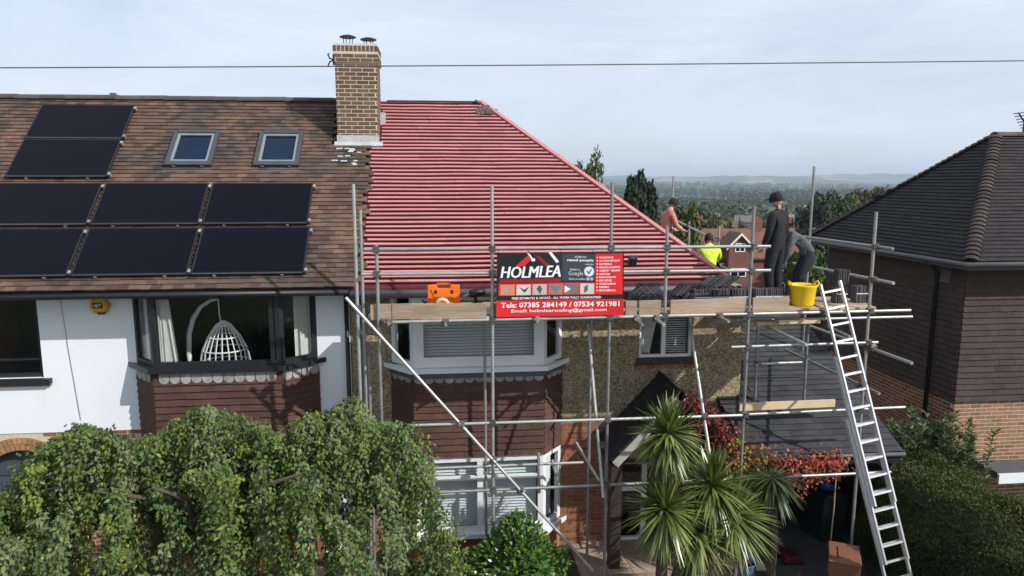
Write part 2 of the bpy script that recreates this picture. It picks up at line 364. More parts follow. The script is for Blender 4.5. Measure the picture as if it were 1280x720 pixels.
def half_tile(r, ln, m, name):
    b = MB(); n = 8
    k = [(math.cos(math.pi*i/n), math.sin(math.pi*i/n)) for i in range(n+1)]
    vv = [(0, c*r, s*r*.72) for c, s in k]+[(ln, c*r*.97, s*r*.70) for c, s in k]+[(0, c*(r-.02), s*(r-.02)*.7) for c, s in k]+[(ln, c*(r-.02), s*(r-.02)*.7) for c, s in k]
    q = n+1; f = []
    for i in range(n):
        f += [(i, i+1, q+i+1, q+i), (2*q+i+1, 2*q+i, 3*q+i, 3*q+i+1), (i+1, i, 2*q+i, 2*q+i+1), (q+i, q+i+1, 3*q+i+1, 3*q+i)]
    b.add(vv, f); return b.mesh(name, m)

# ================================================================ LEFT HOUSE (white render, solar panels)
XP = -1.5; XL = -8.4
hl = thing('semi_detached_house', (-5, 15, 0), 'white rendered house with brown tiled roof, dark window frames and brick chimney', 'house')
# walls
WIN = (-8.0, -6.55, 3.42, 4.80)
b = MB(); wall_cells(b, XL, -5.07, 2.48, 4.92, YW, YW+.25, [WIN]); wl = b.obj('wall', hl, M_render)
b = MB(); b.box(-2.13, XP-.075, YW, YW+.25, .0, 4.92); b.obj('wall', hl, M_render)
b = MB(); b.box(XL, XL+.25, YW+.25, YBK, 0, 4.92); b.box(XL, XP, YBK, YBK+.25, 0, 4.92)
b.add([(XL, YW+.2, 4.92), (XL, YBK+.1, 4.92), (XL, YR, 8.05), (XL+.25, YW+.2, 4.92), (XL+.25, YBK+.1, 4.92), (XL+.25, YR, 8.05)], [(0, 2, 1), (3, 4, 5), (0, 3, 5, 2), (1, 2, 5, 4), (0, 1, 4, 3)])
b.obj('gable_wall', hl, M_brickN)
# ground-floor brickwork with arched doorway
AX, AZ, AR = -7.03, 1.55, .86
b = MB(); wall_cells(b, XL, -5.07, 0, 2.48, YW+.012, YW+.25, [(AX-.64, AX+.64, 0, 2.195)])
# segmental head: fill between rect opening and arch
seg = [(AX+.64-i*1.28/12) for i in range(13)]
for i in range(12):
    xa, xb = seg[i+1], seg[i]; za = AZ+math.sqrt(max(.64**2-(xa-AX)**2, 0)); zb = AZ+math.sqrt(max(.64**2-(xb-AX)**2, 0))
    if 2.195-min(za, zb) > .002: b.add([(xa, YW+.014, za), (xb, YW+.014, zb), (xb, YW+.014, 2.1955), (xa, YW+.014, 2.1955), (xa, YW+.24, za), (xb, YW+.24, zb), (xb, YW+.24, 2.1955), (xa, YW+.24, 2.1955)], [(0, 1, 2, 3), (7, 6, 5, 4), (0, 4, 5, 1), (3, 2, 6, 7)])
bw = b.obj('brick_wall', hl, M_mort)
pb = MB(); pb.box(-.1035, .1035, -.005, .03, -.030, .030); bO = pb.mesh('brick', M_brickR)
ms = []
for r in range(33):
    z = 2.445-r*.075; x = -5.2-(.1125 if r % 2 else 0)
    while x > XL+.1:
        if (x-AX)**2+(z-AZ)**2 > (AR+.13)**2 and not (abs(x-AX) < .76 and z < AZ): ms.append(Matrix.Translation((x, YW+.012, z)))
        x -= .225
pieces(bw, 'brick', [bO], ms, 290)
pb = MB(); pb.hexa([(-.030, -.016, .0), (.030, -.016, .0), (.030, .06, .0), (-.030, .06, .0), (-.034, -.016, .104), (.034, -.016, .104), (.034, .06, .104), (-.034, .06, .104)]); bV = pb.mesh('arch_brick', M_brickO)
for ring in range(2):
    r0 = .64+ring*.112; n = int(math.pi*r0/.073)
    for i in range(n+1):
        a = math.pi*i/n-math.pi/2; link('arch_brick', bV, bw, Matrix.Translation((AX, YW+.006, AZ)) @ Matrix.Rotation(a, 4, 'Y') @ Matrix.Translation((0, 0, r0)))
M_door = mat('slate_blue_door', (.060, .075, .105), (.05, .062, .09), 3, .5)
b = MB(); b.box(AX-.7, AX+.7, YW+.19, YW+.235, 0, 2.25); dr = b.obj('door', hl, M_door)
b = MB(); b.box(AX-.62, AX+.62, YW+.165, YW+.19, 1.70, 1.75); b.box(AX-.45, AX+.45, YW+.17, YW+.19, .2, .9); b.box(AX-.45, AX+.45, YW+.17, YW+.19, 1.05, 1.6); b.obj('door_rail', dr, M_door)
A, Fc = text_data('46', height=.17, shear=.25)
me = bpy.data.meshes.new('house_number'); me.from_pydata([(AX-.05+x, YW+.186, 1.86+z) for x, z, _ in A], [], Fc); me.materials.append(M_black); link('house_number', me, dr)
# left window
W = WIN; b = MB()
window(hl, (W[0], YW+.06, W[2]), UX, (0, -1, 0), W[1]-W[0], W[3]-W[2], .07, .06, M_black, mull=[(.62, .08)], trans=[(.30, .66, 1.4, .03)])
b = MB(); b.box(W[0]-.1, W[1]+.13, YW-.10, YW+.06, 3.335, 3.418); b.obj('sill', hl, M_black)
b = MB(); b.box(W[0]-.08, W[1]+.11, YW-.04, YW+.05, 3.29, 3.334); b.obj('sill_tile', hl, M_brickN)
# rooms behind the glass
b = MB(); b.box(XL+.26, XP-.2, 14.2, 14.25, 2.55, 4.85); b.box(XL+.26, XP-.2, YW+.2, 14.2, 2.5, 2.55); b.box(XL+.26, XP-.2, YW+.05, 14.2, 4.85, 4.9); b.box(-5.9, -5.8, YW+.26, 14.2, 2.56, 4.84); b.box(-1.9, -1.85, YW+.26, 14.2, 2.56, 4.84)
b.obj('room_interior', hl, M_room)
# bay
def bay(h, x0, x1, fx0, fx1, zsill, ztile0, frame, lower_brick):
    c = MB(); P = [(x0, YW), (fx0, YB), (fx1, YB), (x1, YW)]
    Pi = [(x0+.08, YW+.24), (fx0+.06, YB+.1), (fx1-.06, YB+.1), (x1-.08, YW+.24)]
    def ringz(z0, z1):
        for i in range(3):
            a, d = P[i], P[i+1]; ai, di = Pi[i], Pi[i+1]
            c.hexa([(a[0], a[1], z0), (d[0], d[1], z0), (di[0], di[1], z0), (ai[0], ai[1], z0), (a[0], a[1], z1), (d[0], d[1], z1), (di[0], di[1], z1), (ai[0], ai[1], z1)])
    ringz(ztile0, zsill-.10)
    bp = c.obj('bay', h, mat('bay_backing', (.05, .035, .03), None, 5, .9))
    c = MB()
    if lower_brick: 
        ringz(.0, .57); c.obj('bay_base', h, M_brickR)
    else:
        ringz(.0, ztile0-.002); c.obj('bay_base', h, M_brickR)
    ms = []; faces = []
    for i in range(3):
        a, d = Vector((*P[i], 0)), Vector((*P[i+1], 0)); u = (d-a).normalized(); n = Vector((u.y, -u.x, 0)); faces.append((a, u, n, (d-a).length))
    for i in (1, 0, 2):
        a, u, n, ln = faces[i]; t, prt = hung(bp, a, u, n, ln, ztile0+.0, zsill-.24, M_hung); ms += t
    pieces(bp, 'hung_tile', prt, ms, 300)
    # scalloped course
    s = MB(); hw = .078; poly = [(-hw, .2), (-hw, .065)]+[(-hw*math.cos(math.pi*k/8), .065-.065*math.sin(math.pi*k/8)) for k in range(1, 8)]+[(hw, .065), (hw, .2)]
    s.prism(poly, .013); sm = s.mesh('scalloped_tile', M_scal)
    for i in range(3):
        a, u, n, ln = faces[i]; k = int(ln/.168); st = (ln-k*.168)/2+.084
        for j in range(k):
            link('scalloped_tile', sm, bp, basis(a+u*(st+j*.168)+n*.024+Vector((0, 0, zsill-.27+random.uniform(-.004, .004))), u, (Vector((0, 0, 1))-n*.05).normalized(), n))
    # sill
    e = .10; S = []
    for z in (zsill-.085, zsill-.002):
        S += [(x0-.14, YW-.0, z), (fx0-.055, YB-e, z), (fx1+.055, YB-e, z), (x1+.14, YW, z), (fx1, YB+.09, z), (fx0, YB+.09, z)]
    c = MB(); c.add(S, [(5, 4, 3, 2, 1, 0)[::1], (6, 7, 8, 9, 10, 11)]+[(i, (i+1) % 6, 6+(i+1) % 6, 6+i) for i in range(6)])
    c.obj('sill', bp, frame)
    return bp, faces, P
bL, fL, PL = bay(hl, -5.07, -2.13, -4.634, -2.635, 3.66, 1.75, M_black, False)
ZT = 4.84
fw = [(0.07, .07), (.07, .07), (.07, .07)]
for i, (a, u, n, ln) in enumerate(fL):
    B = window(bL, a+Vector((0, 0, 3.66)), u, n, ln, ZT-3.66, .075, .07, M_black, mull=([(ln-.13, .07)] if i == 1 else []), trans=[])
    if i != 1:   # curtains
        for side in (0, 1):
            if i == 2 and side == 0: continue
            c = MB(); n_ = 16; x0c, wc = (.08, .30) if side == 0 else (.34, .30)
            pts = [(x0c+wc*k/n_, .14+.025*math.sin(k*1.9)) for k in range(n_+1)]
            c.add([B @ Vector((x, y, z)) for z in (.02, 1.14) for x, y in pts], [(k, k+1, n_+2+k, n_+1+k) for k in range(n_)]); c.obj('curtain', bL, M_curt, smooth=True)
    else:
        c = MB(); n_ = 14; pts = [(.05+.20*k/n_, .16+.022*math.sin(k*1.7)) for k in range(n_+1)]
        c.add([B @ Vector((x*(1 if z > .5 else 1)+(.10*(1-z/1.14) if k > 7 else 0), y, z)) for z in (.02, 1.14) for k, (x, y) in enumerate(pts)], [(k, k+1, n_+2+k, n_+1+k) for k in range(n_)]); c.obj('curtain', bL, M_curt, smooth=True)
# soffit, fascia, gutter (left)
b = MB(); b.box(XL, XP, YE+.06, YW+.3, 4.855, 4.875); b.obj('soffit', hl, M_black)
b = MB(); b.box(XL, XP, YE+.03, YE+.058, 4.80, 4.93); b.obj('fascia', hl, M_black)
b = MB(); b.tube([(XL, YE-.01, 4.86), (XP, YE-.01, 4.86)], .05, 10); b.obj('gutter', hl, M_black, smooth=True)
b = MB(); b.tube([(-1.62, YW-.05, 4.8), (-1.62, YW-.05, .05)], .036, 10); b.obj('drainpipe', hl, M_black, smooth=True)
# roof deck and tiles
def deck(x0, x1, m, h, nm='roof', hipx=None):
    b = MB(); X1r = x1 if hipx is None else hipx
    t = .06
    pts = [(x0, YE+.02, ZE-.03), (x1, YE+.02, ZE-.03), (X1r, YR, ZR-.02), (x0, YR, ZR-.02), (x0, 2*YR-YE, ZE-.03), (x1, 2*YR-YE, ZE-.03)]
    b.add(pts, [(0, 1, 2, 3), (3, 2, 5, 4)]+([(1, 5, 2)] if hipx is not None else []))
    b.add([(x, y, z-t) for x, y, z in pts], [(3, 2, 1, 0), (4, 5, 2, 3)]+([(2, 5, 1)] if hipx is not None else []))
    b.add([pts[0], pts[1], (pts[1][0], pts[1][1], pts[1][2]-t), (pts[0][0], pts[0][1], pts[0][2]-t)], [(0, 3, 2, 1)])
    return b.obj(nm, h, m)
rl = deck(XL-.1, XP, mat('roof_felt', (.03, .025, .022)), hl)
PANELS = [(-7.45, -5.78, 3.42, 4.36), (-7.45, -5.78, 2.42, 3.38), (-7.52, -5.80, 1.29, 2.25), (-5.74, -4.03, 1.29, 2.25), (-3.97, -2.25, 1.29, 2.25), (-7.52, -5.79, .21, 1.20), (-5.73, -4.00, .21, 1.20), (-3.94, -2.20, .21, 1.20)]
SKY = [(-4.91, -4.10, 2.74, 3.68), (-3.37, -2.57, 2.74, 3.68)]
CH = (-1.925, -1.165, 13.80, 14.50)   # chimney x0 x1 y0 y1
chv = (CH[2]-YE)/(YR-YE)*SL
rag = {}
def clipL(x, v):
    r = int(v/.1)
    if r not in rag: rag[r] = random.choice((-1.34, -1.30, -1.26, -1.30))
    if x > rag[r]-.03: return False
    if v > chv-.06 and x > CH[0]-.05: return False
    return not any(a+.07 < x < c-.07 and d-.0 < v < e-.04 for a, c, d, e in SKY)
tl = tile_grid((0, YE, ZE), UX, VS, NS, XL-.08, -1.22, -.03, SL-.09, .165, .1, tilt=.20, lift=.004, clip=clipL, jit=1.7)
def vkey(M):
    x = M[0][3]; v = (Vector((0, M[1][3]-YE, M[2][3]-ZE))).dot(VS)
    return (any(a+.1 < x < c-.1 and d+.12 < v < e-.02 for a, c, d, e in PANELS) or x < -6.9, v)
tl.sort(key=vkey)
pieces(rl, 'roof_tile', tile_proto(.165, .135, .021, M_tileL, 'roof_tile', 4), tl, 300)
tb = tile_grid((0, 2*YR-YE, ZE), UX, (0, -VS.y, VS.z), (0, VS.z, VS.y), XL-.08, XP, 0, SL-.24, .33, .2, tilt=.08)
pieces(rl, 'rear_roof_tile', tile_proto(.33, .26, .014, M_tileL, 'rear_roof_tile', 2), tb, 0)
M_ridge = mat('ridge_clay', (.085, .068, .06), (.055, .047, .044), 3, .9, .3, 40, rnd=.25)
rt = half_tile(.125, .47, M_ridge, 'ridge_tile'); rc = MB()
x = XL-.1
while x < CH[0]-.3:
    link('ridge_tile', rt, rl, Matrix.Translation((x, YR, ZR-.015+random.uniform(-.004, .004))) @ Matrix.Rotation(-.012+random.uniform(-.004, .004), 4, 'Y')); x += .455
link('ridge_tile', rt, rl, Matrix.Translation((CH[0]-.46, YR, ZR-.02)))
# lime splashes below the chimney: mortar bedding on a few tiles
for i in range(14):
    q = MB(); q.box(-random.uniform(.02, .07), random.uniform(.02, .07), -.015, .015, 0, .006); q.obj('mortar_splash', rl, M_lead).matrix_basis = basis(rp_(random.uniform(-1.95, -1.5), chv-.13-random.random()**1.5*.5, .046), UX, VS, NS)
# chimney
chz0, chz1 = 6.9, 9.12
b = MB(); b.box(CH[0]+.001, CH[1]-.001, CH[2]+.001, CH[3]-.001, chz0, chz1-.01); b.box(CH[0]-.027, CH[1]+.027, CH[2]-.027, CH[3]+.027, chz1-.31, chz1-.005)
ch = b.obj('chimney', hl, M_mort)
br = []
def brick_row(x0, x1, fixed, axis, z, off, s, hgt=.058, ln=.208):
    a = x0-(ln+.017)*off
    while a < x1-.02:
        p, q = max(a, x0), min(a+ln, x1)
        if q-p > .03: br.append((axis, s, fixed, (p+q)/2, q-p, z, hgt))
        a += ln+.017
nc = 0; z = chz0+.2
while z < chz1-.31:
    o = (.25, .75)[nc % 2]
    brick_row(CH[0], CH[1], CH[2], 'x', z, o, -1); brick_row(CH[2], CH[3], CH[0], 'y', z, o+.3, -1); brick_row(CH[2], CH[3], CH[1], 'y', z, o+.3, 1)
    z += .075; nc += 1
for k in range(2):
    zz = chz1-.27+k*.075; o = (.25, .75)[(nc+k) % 2]
    brick_row(CH[0]-.028, CH[1]+.028, CH[2]-.028, 'x', zz, o, -1); brick_row(CH[2]-.028, CH[3]+.028, CH[0]-.028, 'y', zz, o+.3, -1); brick_row(CH[2]-.028, CH[3]+.028, CH[1]+.028, 'y', zz, o+.3, 1)
for (f, a0, a1, ax, s) in ((CH[2]-.028, CH[0]-.028, CH[1]+.028, 'x', -1), (CH[0]-.028, CH[2]-.028, CH[3]+.028, 'y', -1), (CH[1]+.028, CH[2]-.028, CH[3]+.028, 'y', 1)):
    a = a0
    while a < a1-.05: br.append((ax, s, f, a+.0325, .058, chz1-.065, .10)); a += .0755
cache = {}
for axis, s, f, c, ln, z, hh in br:
    key = (axis, round(ln, 2), hh, s)
    if key not in cache:
        q = MB(); d0, d1 = (-.004, .02) if s < 0 else (-.02, .004)
        if axis == 'x': q.box(-ln/2, ln/2, d0, d1, -hh/2, hh/2)
        else: q.box(d0, d1, -ln/2, ln/2, -hh/2, hh/2)
        cache[key] = q.mesh('brick', M_brickC)
    link('brick', cache[key], ch, Matrix.Translation((c, f, z) if axis == 'x' else (f, c, z)))
b = MB(); b.box(CH[0]+.0, CH[1]-.0, CH[2]+.0, CH[3], chz1-.006, chz1+.025); b.obj('flaunching', ch, M_lead)
zl = ZE+(CH[2]-YE)*VS.z/VS.y
b = MB(); b.box(CH[0]-.012, CH[1]+.012, CH[2]-.012, CH[2]+.05, zl-.05, zl+.19)
b.add([(CH[0]-.06, CH[2]-.01, zl+.06), (CH[1]+.08, CH[2]-.01, zl+.06), (CH[1]+.08, CH[2]-.04, zl-.01), (CH[0]-.06, CH[2]-.04, zl-.01), (CH[0]-.06, CH[2]-.01, zl+.075), (CH[1]+.08, CH[2]-.01, zl+.075), (CH[1]+.08, CH[2]-.04, zl+.005), (CH[0]-.06, CH[2]-.04, zl+.005)], [(3, 2, 1, 0), (4, 5, 6, 7), (0, 1, 5, 4), (1, 2, 6, 5), (2, 3, 7, 6), (3, 0, 4, 7)][:6])
b.obj('lead_apron', ch, M_lead)
for k, (dx, hgt) in enumerate(((.22, .17), (.60, .13))):
    b = MB(); cxx, cyy, zz = CH[0]+dx, (CH[2]+CH[3])/2-.1, chz1+.02
    for a in range(4):
        th = a*math.pi/2+.5; b.tube([(cxx+.09*math.cos(th), cyy+.09*math.sin(th), zz), (cxx+.09*math.cos(th), cyy+.09*math.sin(th), zz+hgt)], .007, 6)
    b.lathe([(.001, zz+hgt+.035), (.07, zz+hgt+.03), (.155, zz+hgt), (.15, zz+hgt-.015), (.001, zz+hgt-.008)], 14, Matrix.Translation((cxx, cyy, 0)))
    b.obj('chimney_cowl', ch, M_black)
b = MB(); x, y, z = CH[0]-.06, CH[2]-.02, chz1-.28
for s in (-1, 1): b.tube([(x+.05, y, z), (x-.03, y, z+s*.03), (x-.06, y, z+s*.10), (x-.03, y, z+s*.12)], .014, 6)
b.tube([(x+.04, y, z-.09), (x+.04, y, z+.09)], .018, 6); b.obj('aerial_bracket', ch, M_black)
b = MB(); b.box(CH[1]+.005, CH[1]+.10, CH[2]+.45, CH[2]+.62, zl+.40, zl+.66); b.obj('mortar_fillet', ch, M_lead)
# roof lights
for x0, x1, v0, v1 in SKY:
    B = basis(rp_(x0, v0, 0), UX, VS, NS); W_, H_ = x1-x0, v1-v0
    b = MB(); t = .075; b.box(0, t, 0, H_, 0, .10, B); b.box(W_-t, W_, 0, H_, 0, .10, B); b.box(t, W_-t, 0, t*1.3, 0, .10, B); b.box(t, W_-t, H_-t, H_, 0, .11, B)
    f = b.obj('roof_window', rl, mat('grey_window_cladding', (.055, .062, .066), (.045, .05, .054), 4, .45))
    b = MB(); i0 = t+.002; b.box(i0, i0+.045, t*1.35, H_-i0, .03, .085, B); b.box(W_-i0-.045, W_-i0, t*1.35, H_-i0, .03, .085, B); b.box(i0+.045, W_-i0-.045, t*1.35, t*1.35+.045, .03, .085, B); b.box(i0+.045, W_-i0-.045, H_-i0-.05, H_-i0, .03, .085, B)
    b.obj('sash', rl, mat('grey_sash', (.22, .25, .26), None, 4, .4))
    b = MB(); b.box(i0+.04, W_-i0-.04, t*1.35, H_-i0, .055, .061, B); b.obj('roof_window_pane', rl, glassmat('sky_glass', (.5, .6, .7)))
    b = MB(); b.box(i0+.045, W_-i0-.045, t*1.4, H_-i0-.05, .022, .03, B); b.obj('sky_tinted_blind', rl, mat('sky_reflection_blue', (.085, .115, .17), (.065, .09, .14), 4, .5))  # blind colour carries the blue sky reflection of the glass
    b = MB(); b.box(-.03, W_+.03, -.17, -.0, .026, .032, B); b.obj('flashing', rl, M_fasc)
    for cx_ in (.16, W_-.16):
        b = MB(); b.box(cx_-.03, cx_+.03, -.02, .0, .03, .07, B); b.obj('hinge_cover', rl, M_gutg)
# television mast on the ridge
b = MB(); p = at(142, 124, YR+.4); b.box(p.x-.05, p.x+.05, p.y-.04, p.y+.04, ZR-.3, ZR+.16); b.obj('vent_terminal', rl, M_gutg)
# wall cable
b = MB(); c0, c1, c2 = at(75, 372, YW-.012), at(86, 440, YW-.012), at(101, 525, YW-.012); b.tube([c0, c1, c2], .004, 6); b.obj('wall_cable', hl, mat('grey_cable', (.22, .22, .23), None, 5, .6))

# solar panels: each can be lifted off its rails
names = ['upper solar panel of the pair beside the roof ridge', 'lower solar panel of the pair under the roof ridge', 'solar panel in the middle row at the verge end of the roof', 'solar panel in the middle row below the wider gap left of the roof windows', 'solar panel in the middle row, closest to the chimney', 'solar panel in the row above the gutter at the verge end', 'solar panel above the gutter, centre of its row of three', 'solar panel above the gutter, closest to the scaffold poles']
names[3] = 'solar panel in the middle row, between two others'
def pvmat():
    m = M_pv; t = m.node_tree; b = t.nodes['Principled BSDF']; l = t.links.new
    geo = N(t, 'ShaderNodeNewGeometry'); src = b.inputs['Base Color'].links[0].from_socket; cur = src
    sp = N(t, 'ShaderNodeSeparateXYZ'); l(geo.outputs['Position'], sp.inputs[0])
    mm = N(t, 'ShaderNodeMath', operation='MULTIPLY', inp={1: 1/.0275}); l(sp.outputs[0], mm.inputs[0]); fr = N(t, 'ShaderNodeMath', operation='FRACT'); l(mm.outputs[0], fr.inputs[0])
    gt = N(t, 'ShaderNodeMath', operation='GREATER_THAN', inp={1: .84}); l(fr.outputs[0], gt.inputs[0])
    mxx = N(t, 'ShaderNodeMix', data_type='RGBA'); mxx.inputs[7].default_value = (.012, .013, .024, 1); l(gt.outputs[0], mxx.inputs[0]); l(cur, mxx.inputs[6]); l(mxx.outputs[2], b.inputs['Base Color'])
pvmat()
for k, (x0, x1, v0, v1) in enumerate(PANELS):
    B = basis(rp_(x0, v0, .115), UX, VS, NS); W_, H_ = x1-x0, v1-v0
    t = thing('solar_panel', rp_((x0+x1)/2, v0, .05), 'black ' + names[k], 'solar panel', 'solar panels on the white house')
    b = MB(); b.box(.0, .022, 0, H_, -.035, .004, B); b.box(W_-.022, W_, 0, H_, -.035, .004, B); b.box(.022, W_-.022, 0, .022, -.035, .004, B); b.box(.022, W_-.022, H_-.022, H_, -.035, .004, B); b.obj('panel_frame', t, M_pvf)
    b = MB(); b.box(.02, W_-.02, .02, H_-.02, -.03, .001, B); b.obj('cell_sheet', t, M_pv)
    b = MB(); b.box(.022, W_-.022, -.0025, -.0005, -.012, .003, B); b.obj('edge_trim', t, M_galv)
    for fx in (.2, .8):
        b = MB(); b.box(W_*fx-.02, W_*fx+.02, -.02, H_+.02, -.085, -.036, B); b.obj('mounting_rail', t, M_galv)
    for cx_, cy_ in ((W_+.004, .06), (W_+.004, H_-.08)):
        b = MB(); b.box(cx_, cx_+.04, cy_-.03, cy_+.03, -.06, .012, B); b.obj('clamp', t, M_galv)
# alarm box
p = at(125, 382, YW-.05); s = 8
t = thing('alarm_box', (p.x, YW, p.z), 'yellow hexagonal alarm box high on the white wall', 'alarm')
b = MB(); poly = [(-.155, .0), (-.10, .13), (.09, .13), (.155, .0), (.09, -.12), (-.10, -.12)]
B = Matrix(((1, 0, 0, p.x), (0, 0, -1, YW-.002), (0, 1, 0, p.z), (0, 0, 0, 1)))
b.prism(poly, .07, B); b.prism([(x*.86, y*.86) for x, y in poly], .085, B); b.obj('cover', t, mat('yellow_plastic', (.70, .36, .015), (.62, .31, .012), 5, .45))
b = MB(); b.prism([(-.06, -.095), (-.03, -.145), (.06, -.145), (.10, -.09)], .075, B); b.obj('base', t, M_black)
b = MB(); b.box(p.x-.095, p.x+.055, YW-.090, YW-.0875, p.z-.04, p.z+.055); b.obj('badge', t, mat('badge_navy', (.02, .025, .06), None, 4, .5))
A, Fc = text_data('ADT', width=.12, height=.055, shear=.15, bold=.02); me = bpy.data.meshes.new('lettering'); me.from_pydata([(p.x-.082+x, YW-.0925, p.z-.02+z) for x, z, _ in A], [], Fc); me.materials.append(M_upvc); link('lettering', me, t)
# hanging egg chair in the bay
t = thing('hanging_egg_chair', (-3.75, 12.15, 2.55), 'white rattan hanging egg chair on a curved stand, behind the bay glass', 'chair')
b = MB(); pts = []
for k in range(13):
    a = rad(-10+k*11.5); pts.append((-4.30+.42-.42*math.cos(a)+(.30*max(0, math.sin(a)-.6)), 12.25, 3.85+.62*math.sin(a)))
pts = [(-4.28, 12.25, 2.58), (-4.32, 12.25, 3.3), (-4.34, 12.25, 3.7), (-4.31, 12.24, 4.05), (-4.22, 12.22, 4.32), (-4.07, 12.18, 4.52), (-3.90, 12.15, 4.63), (-3.76, 12.12, 4.66)]
b.tube(pts, [.045]*5+[.035, .03, .024], 8); b.tube([(-4.5, 12.1, 2.58), (-4.28, 12.25, 2.58), (-3.5, 12.5, 2.58)], .03, 6); b.obj('stand', t, M_rattan, smooth=True)
b = MB(); b.tube([(-3.76, 12.12, 4.66), (-3.755, 12.12, 4.4), (-3.74, 12.12, 4.27)], .011, 6); b.obj('chain', t, M_rattan)
prof = [(.03, 4.28), (.12, 4.22), (.26, 4.02), (.36, 3.80), (.40, 3.58), (.36, 3.38), (.25, 3.22), (.08, 3.15)]
b = MB()
for k in range(22):
    th = 2*math.pi*k/22; b.tube([(-3.70+r*math.cos(th), 12.12+r*.9*math.sin(th), z) for r, z in prof], .0095, 5)
for r, z in prof[1:]:
    b.tube([(-3.70+r*math.cos(2*math.pi*k/24), 12.12+r*.9*math.sin(2*math.pi*k/24), z) for k in range(25)], .012, 5, cap=False)
b.obj('basket', t, M_rattan)
b = MB(); b.lathe([(.02, 3.2), (.26, 3.25), (.33, 3.4), (.30, 3.47), (.02, 3.5)], 14, Matrix.Translation((-3.70, 12.12, 0))); b.obj('cushion', t, mat('red_cushion', (.35, .03, .05), None, 6, .9), smooth=True)

# ================================================================ RED-ROOFED HOUSE
XR_ = 5.37; HX0, HX1 = .82, 4.85
hr = thing('semi_detached_house', (2, 15, 0), 'pebbledashed house with stripped roof of red membrane and battens, behind the scaffold', 'house')
W2 = (3.467, 4.445, 3.50, 4.40)
DOOR = (3.05, 4.65, 0, 2.1)
b = MB(); wall_cells(b, XP-.06, -.884, 2.33, 4.92, YW, YW+.25, []); b.obj('wall', hr, M_peb)
b = MB(); wall_cells(b, 2.071, XR_, 2.33, 4.55, YW, YW+.25, [W2]); b.box(2.071, HX1-.25, YW, YW+.25, 4.55, 4.92)
b.obj('wall', hr, M_peb)
b = MB(); b.box(XR_-.25, XR_, YW+.25, YBK, 0, 4.55); b.box(XP, XR_, YBK, YBK+.25, 0, 4.92); b.box(HX1-.30, XR_-.25, YW+.25, YBK, 4.50, 4.55); b.obj('side_wall', hr, M_peb)
b = MB(); wall_cells(b, 2.071, XR_, 0, 2.33, YW+.014, YW+.25, [DOOR]); bw = b.obj('brick_wall', hr, M_mortD)
b = MB(); b.box(XP-.06, -.884, YW+.014, YW+.25, 0, 2.33); bw2 = b.obj('brick_wall', hr, M_mortD)
pb = MB(); pb.box(-.1035, .1035, -.003, .03, -.030, .030); bR = pb.mesh('brick', M_brickR); pb = MB(); pb.box(-.05, .05, -.003, .03, -.030, .030); bRh = pb.mesh('brick', M_brickR)
for r in range(31):
    z = 2.29-r*.075; x = 2.19+(.0 if r % 2 else .1125)
    if r % 2 == 0: link('brick', bRh, bw, Matrix.Translation((2.125, YW+.01, z)))
    while x < 3.0: link('brick', bR, bw, Matrix.Translation((x, YW+.01+random.uniform(-.002, .002), z))); x += .225
    x = -1.42+(0 if r % 2 else .1125)
    while x < -.98: link('brick', bR, bw2, Matrix.Translation((x, YW+.01, z))); x += .225
# first-floor window
B = window(hr, (W2[0], YW+.05, W2[2]), UX, (0, -1, 0), W2[1]-W2[0], W2[3]-W2[2], .05, .06, M_upvc, mull=[(.46, .075)], trans=[])
blind(hr, B, .51, .92, .06, .85, .12, .03) if False else None
p = MB(); p.box(.5, .93, -.012, .012, -.001, .001, Matrix.Rotation(rad(50), 4, 'X')); me = p.mesh('blind_slat', M_blind)
for k in range(20): link('blind_slat', me, hr, B @ Matrix.Translation((0, .14, .06+k*.042)))
c = MB(); n_ = 10; c.add([B @ Vector((.06+.33*k/n_*(.55+.45*z), .13+.02*math.sin(k*1.8), .05+.8*z)) for z in (0, 1) for k in range(n_+1)], [(k, k+1, n_+2+k, n_+1+k) for k in range(n_)]); c.obj('net_curtain', hr, M_curt, smooth=True)
b = MB(); b.box(W2[0]-.05, W2[1]+.05, YW-.06, YW+.05, W2[2]-.11, W2[2]-.0005); b.obj('sill', hr, mat('dark_sill', (.05, .045, .045), None, 5, .7))
sb = MB(); sb.box(-.05, .05, -.085, .02, -.03, .03); sm = sb.mesh('sill_brick', M_brickR)
for k in range(10): link('sill_brick', sm, hr, Matrix.Translation((W2[0]-.02+k*.112, YW+.02, W2[2]-.145)))
